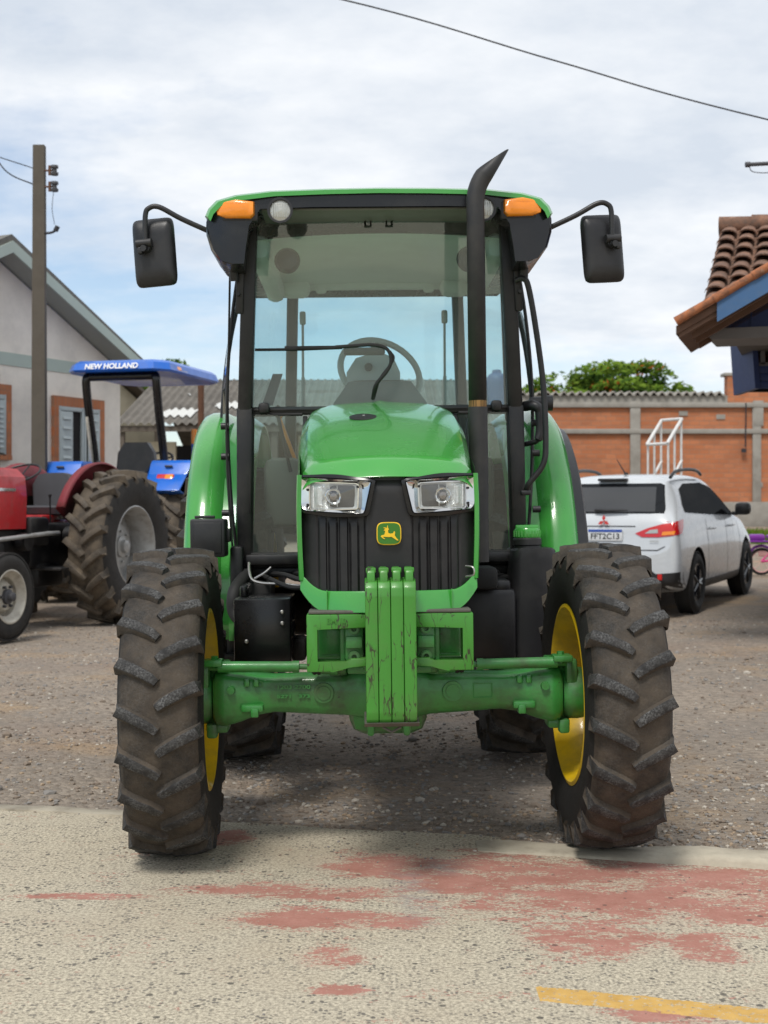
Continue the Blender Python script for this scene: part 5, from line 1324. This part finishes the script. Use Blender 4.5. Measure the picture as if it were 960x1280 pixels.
cab_pts = [(-9, 14, 8.35), (-4.5, 14, 7.42), (-.45, 14, 6.58), (1.75, 14, 5.95), (3.95, 14, 5.34), (10, 14, 3.95)]
pc = cable('power_cable', cab_pts, .008, 'long dark power cable crossing the sky from top middle to the right edge')


# tile-roofed house on the right
H = empty('house', (3.13, 13.0, .15), R(-18), 'house with old clay tile hip roof and blue boarded gable at the right edge', 'house')
def tiles(o, u, v, w, l, mat, name, parent, hip=0, pitch=.205, row=.33):
    o, u, v = Vector(o), Vector(u).normalized(), Vector(v).normalized(); n = u.cross(v).normalized(); mb = MB()
    nr = int(l/row); nc = int(w/pitch); rs = random.Random(5)
    for r in range(nr):
        for c in range(nc):
            x0 = c*pitch; s0 = r*row
            if x0 < hip*s0/l-.10: continue
            jx, jh = rs.uniform(-.008, .008), rs.uniform(-.006, .006)
            secs = []
            for t, k in ((0, 1.0), (row*1.08, .82)):
                lift = .05*(1-t/row)+jh
                secs.append([o+u*(x0+pitch*.5+jx+.5*pitch*.64*k*math.cos(a)*1.5)+v*(s0+t)+n*(lift+.062*k*math.sin(a)) for a in [PI*i/7 for i in range(8)]])
            secs2 = [[p-n*.016 for p in s] for s in secs]
            mb.loft([secs2[0], secs[0], secs[1]], closed=False, caps=False)
    mb.grid(lambda a, b: o+u*(max(a*w, hip*b))+v*(b*l)-n*.0, 2, 2)
    return mb.build(name, mat, parent, ang=40)
def lw_(x, y, z): return (x-3.13, y-13.0, z-.15)
sl = Vector((0, 2.4, 1.23)).normalized()
tiles(lw_(3.03, 12.9, 3.13), (1, 0, 0), sl, 5.7, 3.02, 'tile_old', 'main_roof', H)
tiles(lw_(8.6, 18.3, 3.13), (-1, 0, 0), (0, -2.4, 1.23), 5.4, 3.02, 'tile_old', 'rear_roof', H)
mb = MB()
for k in range(14): mb.tube([lw_(3.01+.36*k, 15.62, 4.56), lw_(3.01+.36*(k+1)+.04, 15.62, 4.555)], [.11, .095], 12)
mb.build('ridge_tiles', 'tile_old', H)
mb = MB(); mb.prism([(lw_(0, 12.95, 3.10)[1], lw_(0, 0, 3.10)[2]), (lw_(0, 15.6, 0)[1], lw_(0, 0, 4.47)[2]), (lw_(0, 18.25, 0)[1], lw_(0, 0, 3.10)[2])], 'x', .12, 5.4); mb.build('roof_frame', 'timber', H)
# front gable: tiles sloping left, verge, fascia, boards, soffit
gs = Vector((1, 0, .555)).normalized()
tiles((-.14, -.45, 2.74), (0, -1, 0), gs, 1.17, 3.1, 'tile_old', 'gable_roof', H)
mb = MB()
for k in range(9):
    a = Vector((-.164, -1.675, 2.755))+gs*(.36*k); b = a+gs*.39
    mb.tube([a, b], [.040, .032], 10)
vg = mb.build('verge_tiles', 'tile_new', H)
g0 = (-.164, 0, 2.75)
def rk(d0, d1, t0, t1): return [(g0[0]+t0, g0[2]+.555*t0+d0), (g0[0]+t1, g0[2]+.555*t1+d0), (g0[0]+t1, g0[2]+.555*t1+d1), (g0[0]+t0, g0[2]+.555*t0+d1)]
mb = MB(); mb.prism(rk(-.20, -.036, .34, 3.0), 'y', -1.672, -1.645); mb.build('barge_board', 'bluetrim', H)
mb = MB(); mb.prism(rk(-.10, -.03, .0, 3.0), 'y', -1.64, -.45); mb.prism(rk(-.14, -.09, .02, .36), 'y', -1.62, -.5)
for k in range(3): mb.prism(rk(-.19, -.10, .12, 2.8), 'y', -1.5+.35*k, -1.45+.35*k)
mb.build('rafters', 'brownsoffit', H)
mb = MB()
tri = [(.10, 2.78), (2.9, 2.78), (2.9, 4.33), (.10, 2.79)]
mb.prism(tri, 'y', -.80, -.77)
for k in range(13):
    x = .22+.19*k; zt = g0[2]+.555*(x-g0[0])-.12
    if zt > 2.83: mb.box((x, -.806, (zt+2.78)/2), (.012, .012, zt-2.78))
mb.build('gable_boards', 'bluewood', H)
mb = MB(); mb.prism([(-.02, 2.785), (.07, 2.69), (2.9, 2.69), (2.9, 2.785)], 'y', -.90, -.30); mb.build('soffit_beam', 'greywood', H)
mb = MB(); mb.box((2.6, -.6, 1.35), (.16, .16, 2.7)); mb.build('post', 'bluewood', H)
mb = MB(); mb.box((3.9, 2.4, 1.4), (3.0, 4.6, 3.0)); mb.build('wall', 'bluewood', H)
# blue boarded awning hanging beneath, behind the gable
A = empty('awning', (4.76, 15.2, 2.66), 0, 'dark blue boarded awning box with orange tiles inside, below the tiled gable', 'awning')
mb = MB()
for k in range(3): mb.box((.25, 0, .06+.085*k), (1.72, .04, .082), bev=.004)
mb.prism([(-.62, .02), (-.56, .02), (-.60, .60), (-.66, .60)], 'y', -.03, .9)
mb.build('board', 'bluewood', A)
mb = MB(); mb.box((.25, .01, .285), (1.72, .05, .05)); mb.box((.25, .01, .60), (1.72, .05, .05)); mb.box((-.53, .01, .44), (.05, .05, .3)); mb.build('frame', 'greywood', A)
t_ = tiles((-.58, .70, .62), (1, 0, 0), (0, -.72, -.40), 1.7, .8, 'tile_new', 'tiles', A)
mb = MB(); mb.box((.25, .8, .35), (1.7, .04, .6)); mb.build('back_panel', 'darkroom', A)
# antenna boom at the right edge
A = empty('roof_antenna', (5.3, 14.6, 4.55), 0, 'grey aerial boom poking in at the upper right edge', 'antenna')
mb = MB(); mb.tube([(0, 0, -.3), (0, 0, .58)], .02, 8); mb.build('mast', 'steel', A)
mb = MB(); mb.tube([(-1.38, 0, .48), (.5, 0, .58)], .022, 8); mb.cyl((-1.42, 0, .478), (-1.37, 0, .481), .03, n=8); mb.build('boom', 'dashgrey', A)
mb = MB(); mb.tube(smooth_path([(-1.38, 0, .46), (-1.33, 0, .40), (-1.1, 0, .40), (-.8, 0, .48)], 5), .005, 5); mb.build('lead', 'inkblack', A)

# white railing frame behind the car
F = empty('metal_frame', (4.30, 21, .32), 0, 'white tubular metal frame with two sloping rails standing behind the white car', 'metal frame')
mb = MB()
for dx, dy in ((-.24, 0), (0, -.35)):
    p = lambda x, z: (x+dx, dy+(x)*1.2, z)
    mb.tube([p(.0, 2.02), p(.30, 2.42)], .026, 8); mb.tube([p(0.0, 1.35), p(.30, 1.78)], .020, 8)
    for x in (0.02, .15, .29): mb.tube([p(x, 2.02+x*1.33), p(x, 0)], .017, 8)
for x, z in ((0, 2.02), (.30, 2.42)): mb.tube([(x-.24, x*1.2, z), (x, -.35+x*1.2, z)], .024, 8)
tag(mb.build('rails', 'whitemetal', F))
# rusty post and blue tank
mb = MB(); mb.cyl((0, 0, 0), (0, 0, 3.4), .055, n=10); mb.lathe([(3.38, .06), (3.42, .07), (3.46, 0)], 'z', n=10)
tag(mb.build('rusty_post', 'rust', None, (-3.23, 24, .35)), 'rusty brown steel post rising beyond the blue canopy, left of the green fender', 'post')
W_ = empty('water_tank', (2.32, 28, .5), 0, 'dark blue plastic water tank seen through the cab glass beside the exhaust', 'water tank')
mb = MB(); mb.lathe([(2.95, .0), (2.95, .18), (3.45, .22), (3.55, .22), (3.62, .17), (3.66, .10), (3.72, .09), (3.74, 0)], 'z', n=24); mb.build('barrel', 'bluetank', W_)
mb = MB(); mb.box((0, 0, 2.92), (.5, .5, .06))
for x in (-.2, .2):
    for y in (-.2, .2): mb.cyl((x, y, 0), (x, y, 2.9), .03, n=8)
mb.build('stand', 'timber', W_)

# trees ---------------------------------------------------------------
def leafmat(name, a, b, tr=.25):
    m, nt, out = newmat(name); v = objc(nt)
    k = ramp(nt, noise(nt, v, .8, 4), .35, .65, a, b)
    d = N(nt, 'ShaderNodeBsdfDiffuse'); L(nt, k, d.inputs[0]); t = N(nt, 'ShaderNodeBsdfTranslucent'); L(nt, k, t.inputs[0])
    s = N(nt, 'ShaderNodeMixShader'); s.inputs[0].default_value = tr; L(nt, d.outputs[0], s.inputs[1]); L(nt, t.outputs[0], s.inputs[2]); L(nt, s.outputs[0], out.inputs[0]); return m
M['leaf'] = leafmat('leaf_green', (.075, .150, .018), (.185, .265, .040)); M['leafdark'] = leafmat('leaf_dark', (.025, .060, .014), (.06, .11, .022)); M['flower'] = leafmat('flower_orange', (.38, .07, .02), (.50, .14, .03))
M['bark'] = paint('bark', (.12, .095, .07), .95, var=.3, bmp=.5)
def tree(loc, clumps, n, leaf, label, flower=0, seed=1, trunk=3.5):
    T_ = empty('tree', loc, 0, label, 'tree'); r = random.Random(seed)
    mb = MB(); mb.tube([(0, 0, -.2), (.1, 0, trunk*.5), (0, .1, trunk)], [.32, .24, .18], 10)
    for c, rad in clumps: mb.tube(smooth_path([(0, .1, trunk*.8), (c[0]*.5, c[1]*.5, lerp(trunk, c[2], .6)), c], 3), [.14, .13, .11, .10, .08, .06, .03], 6)
    mb.build('trunk', 'bark', T_)
    vs, fs, mi = [], [], []
    tot = sum(rd[0]*rd[1] for c, rd in clumps)
    for c, rad in clumps:
        for q in range(int(n*rad[0]*rad[1]/tot)):
            while True:
                p = Vector((r.uniform(-1, 1), r.uniform(-1, 1), r.uniform(-1, 1)))
                if .25 < p.length < 1: break
            p = p*(1+.12*mnoise.noise(p*2.5)); up = p.z
            P_ = Vector((c[0]+p.x*rad[0], c[1]+p.y*rad[0], c[2]+p.z*rad[1]))
            if mnoise.noise(P_*1.4+Vector((seed, 0, 0))) < -.18: continue
            a = Vector((r.gauss(0, 1), r.gauss(0, 1), r.gauss(0, .6))).normalized(); b = a.orthogonal().normalized()
            s = leaf*r.uniform(.6, 1.3); k = len(vs)
            vs += [P_-a*s, P_+b*s*.45, P_+a*s, P_-b*s*.45]; fs.append((k, k+1, k+2, k+3))
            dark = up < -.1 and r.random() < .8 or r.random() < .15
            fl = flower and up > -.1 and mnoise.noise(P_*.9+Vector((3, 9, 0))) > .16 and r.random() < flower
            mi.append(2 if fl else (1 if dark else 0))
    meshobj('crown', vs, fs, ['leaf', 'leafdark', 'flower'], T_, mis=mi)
rt = random.Random(4); cl = []
for x, y, z, a, b in ((0, 0, 5.55, 1.5, .55), (-1.6, .3, 5.2, 1.3, .5), (1.2, -.2, 5.55, 1.0, .55), (-2.6, 0, 4.7, 1.1, .5), (2.0, .2, 4.9, 1.0, .5), (.3, -1.2, 4.9, 1.4, .5), (-1.2, -1.0, 4.5, 1.3, .5), (2.9, 0, 4.55, .8, .35), (-.2, 1.2, 5.2, 1.4, .5), (1.2, .8, 4.5, 1.5, .5), (.5, -.5, 4.1, 1.6, .5), (-2.0, .5, 4.0, 1.5, .5)): cl.append(((x, y, z), (a, b)))
cl = [((c[0]*1.08, c[1], c[2]), (r_[0]*1.1, r_[1])) for c, r_ in cl]
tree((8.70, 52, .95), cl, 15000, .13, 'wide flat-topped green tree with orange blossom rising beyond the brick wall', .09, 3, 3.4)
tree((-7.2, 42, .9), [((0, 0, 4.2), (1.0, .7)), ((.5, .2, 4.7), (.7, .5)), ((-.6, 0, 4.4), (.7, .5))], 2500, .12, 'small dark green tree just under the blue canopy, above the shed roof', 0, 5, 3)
# grass by the back wall
vs, fs = [], []; r = random.Random(2)
for q in range(9000):
    x = r.uniform(5, 12); y = r.uniform(30, 36); h = r.uniform(.05, .16); a = r.random()*6.28; w = .02; z = gz(x, y)
    k = len(vs); vs += [(x-w*math.cos(a), y-w*math.sin(a), z), (x+w*math.cos(a), y+w*math.sin(a), z), (x+r.uniform(-.05, .05), y+r.uniform(-.05, .05), z+h)]; fs.append((k, k+1, k+2))
g = meshobj('grass', vs, fs, 'leaf'); g['kind'] = 'stuff'; tag(g, 'strip of green grass before the brick wall at right', 'grass')

# ------------------------------------------------------------------ light, sky, camera
SUN_EL, SUN_AZ = R(58), R(200)                                             # behind the camera, a little left
w = bpy.data.worlds.new('World'); scene.world = w; w.use_nodes = True; nt = w.node_tree; nt.nodes.clear()
out = nt.nodes.new('ShaderNodeOutputWorld')
sky = N(nt, 'ShaderNodeTexSky'); sky.sky_type = 'NISHITA'; sky.sun_disc = False; sky.sun_elevation = SUN_EL; sky.sun_rotation = SUN_AZ; sky.air_density = 1.0; sky.dust_density = .6; sky.ozone_density = 1.5
b1 = N(nt, 'ShaderNodeBackground'); L(nt, sky.outputs[0], b1.inputs[0]); b1.inputs[1].default_value = .15
tc = N(nt, 'ShaderNodeTexCoord').outputs['Generated']
sp = N(nt, 'ShaderNodeSeparateXYZ'); L(nt, tc, sp.inputs[0])
zz = math_(nt, 'ADD', math_(nt, 'MAXIMUM', sp.outputs[2], 0.0), .22)
cb = N(nt, 'ShaderNodeCombineXYZ'); L(nt, math_(nt, 'DIVIDE', sp.outputs[0], zz), cb.inputs[0]); L(nt, math_(nt, 'DIVIDE', sp.outputs[1], zz), cb.inputs[1]); cb.inputs[2].default_value = 3.7
mp = N(nt, 'ShaderNodeMapping'); L(nt, cb.outputs[0], mp.inputs[0]); mp.inputs['Scale'].default_value = (1.0, 1.25, 1); mp.inputs['Location'].default_value = (.3, 0.0, 0)
n1 = noise(nt, mp.outputs[0], 1.1, 9, .58); n2 = noise(nt, mp.outputs[0], 3.6, 8, .6)
# more open blue low down on the left, thicker cover high up and to the right
bias = math_(nt, 'ADD', math_(nt, 'MULTIPLY', math_(nt, 'SUBTRACT', sp.outputs[2], .13), 1.5), math_(nt, 'MULTIPLY', sp.outputs[0], .45))
cm = math_(nt, 'ADD', math_(nt, 'ADD', math_(nt, 'MULTIPLY', n1, .7), math_(nt, 'MULTIPLY', n2, .3)), bias)
mask = ramp(nt, cm, .38, .58)
mask = math_(nt, 'ADD', math_(nt, 'MULTIPLY', mask, .82), .14, True)
shade = ramp(nt, noise(nt, mp.outputs[0], 2.1, 8, .6), .36, .62, (.60, .655, .73), (.84, .86, .885))
b2 = N(nt, 'ShaderNodeBackground'); L(nt, shade, b2.inputs[0]); b2.inputs[1].default_value = 1.18
ms = N(nt, 'ShaderNodeMixShader'); L(nt, mask, ms.inputs[0]); L(nt, b1.outputs[0], ms.inputs[1]); L(nt, b2.outputs[0], ms.inputs[2]); L(nt, ms.outputs[0], out.inputs[0])
sl_ = bpy.data.lights.new('sun', 'SUN'); sl_.energy = 2.6; sl_.angle = R(14); sl_.color = (1.0, .96, .90)
so = bpy.data.objects.new('sun', sl_); col.objects.link(so)
d = Vector((math.sin(SUN_AZ)*math.cos(SUN_EL), math.cos(SUN_AZ)*math.cos(SUN_EL), math.sin(SUN_EL)))
so.rotation_euler = (-d).to_track_quat('-Z', 'Y').to_euler(); so.location = (0, -5, 12)
cam = bpy.data.cameras.new('camera'); co = bpy.data.objects.new('camera', cam); col.objects.link(co); scene.camera = co
co.location = (0, 0, 1.30); co.rotation_euler = (R(90), 0, 0)
cam.sensor_fit = 'HORIZONTAL'; cam.sensor_width = 36; cam.lens = 36*1700/960
cam.clip_end = 2000; cam.clip_start = .05
cam.dof.use_dof = True; cam.dof.focus_distance = 4.9; cam.dof.aperture_fstop = 7.0
scene.view_settings.view_transform = 'Standard'; scene.view_settings.look = 'None'; scene.view_settings.exposure = 0
scene.render.engine = 'CYCLES'; scene.cycles.max_bounces = 8; scene.cycles.transparent_max_bounces = 16; scene.cycles.use_denoising = True
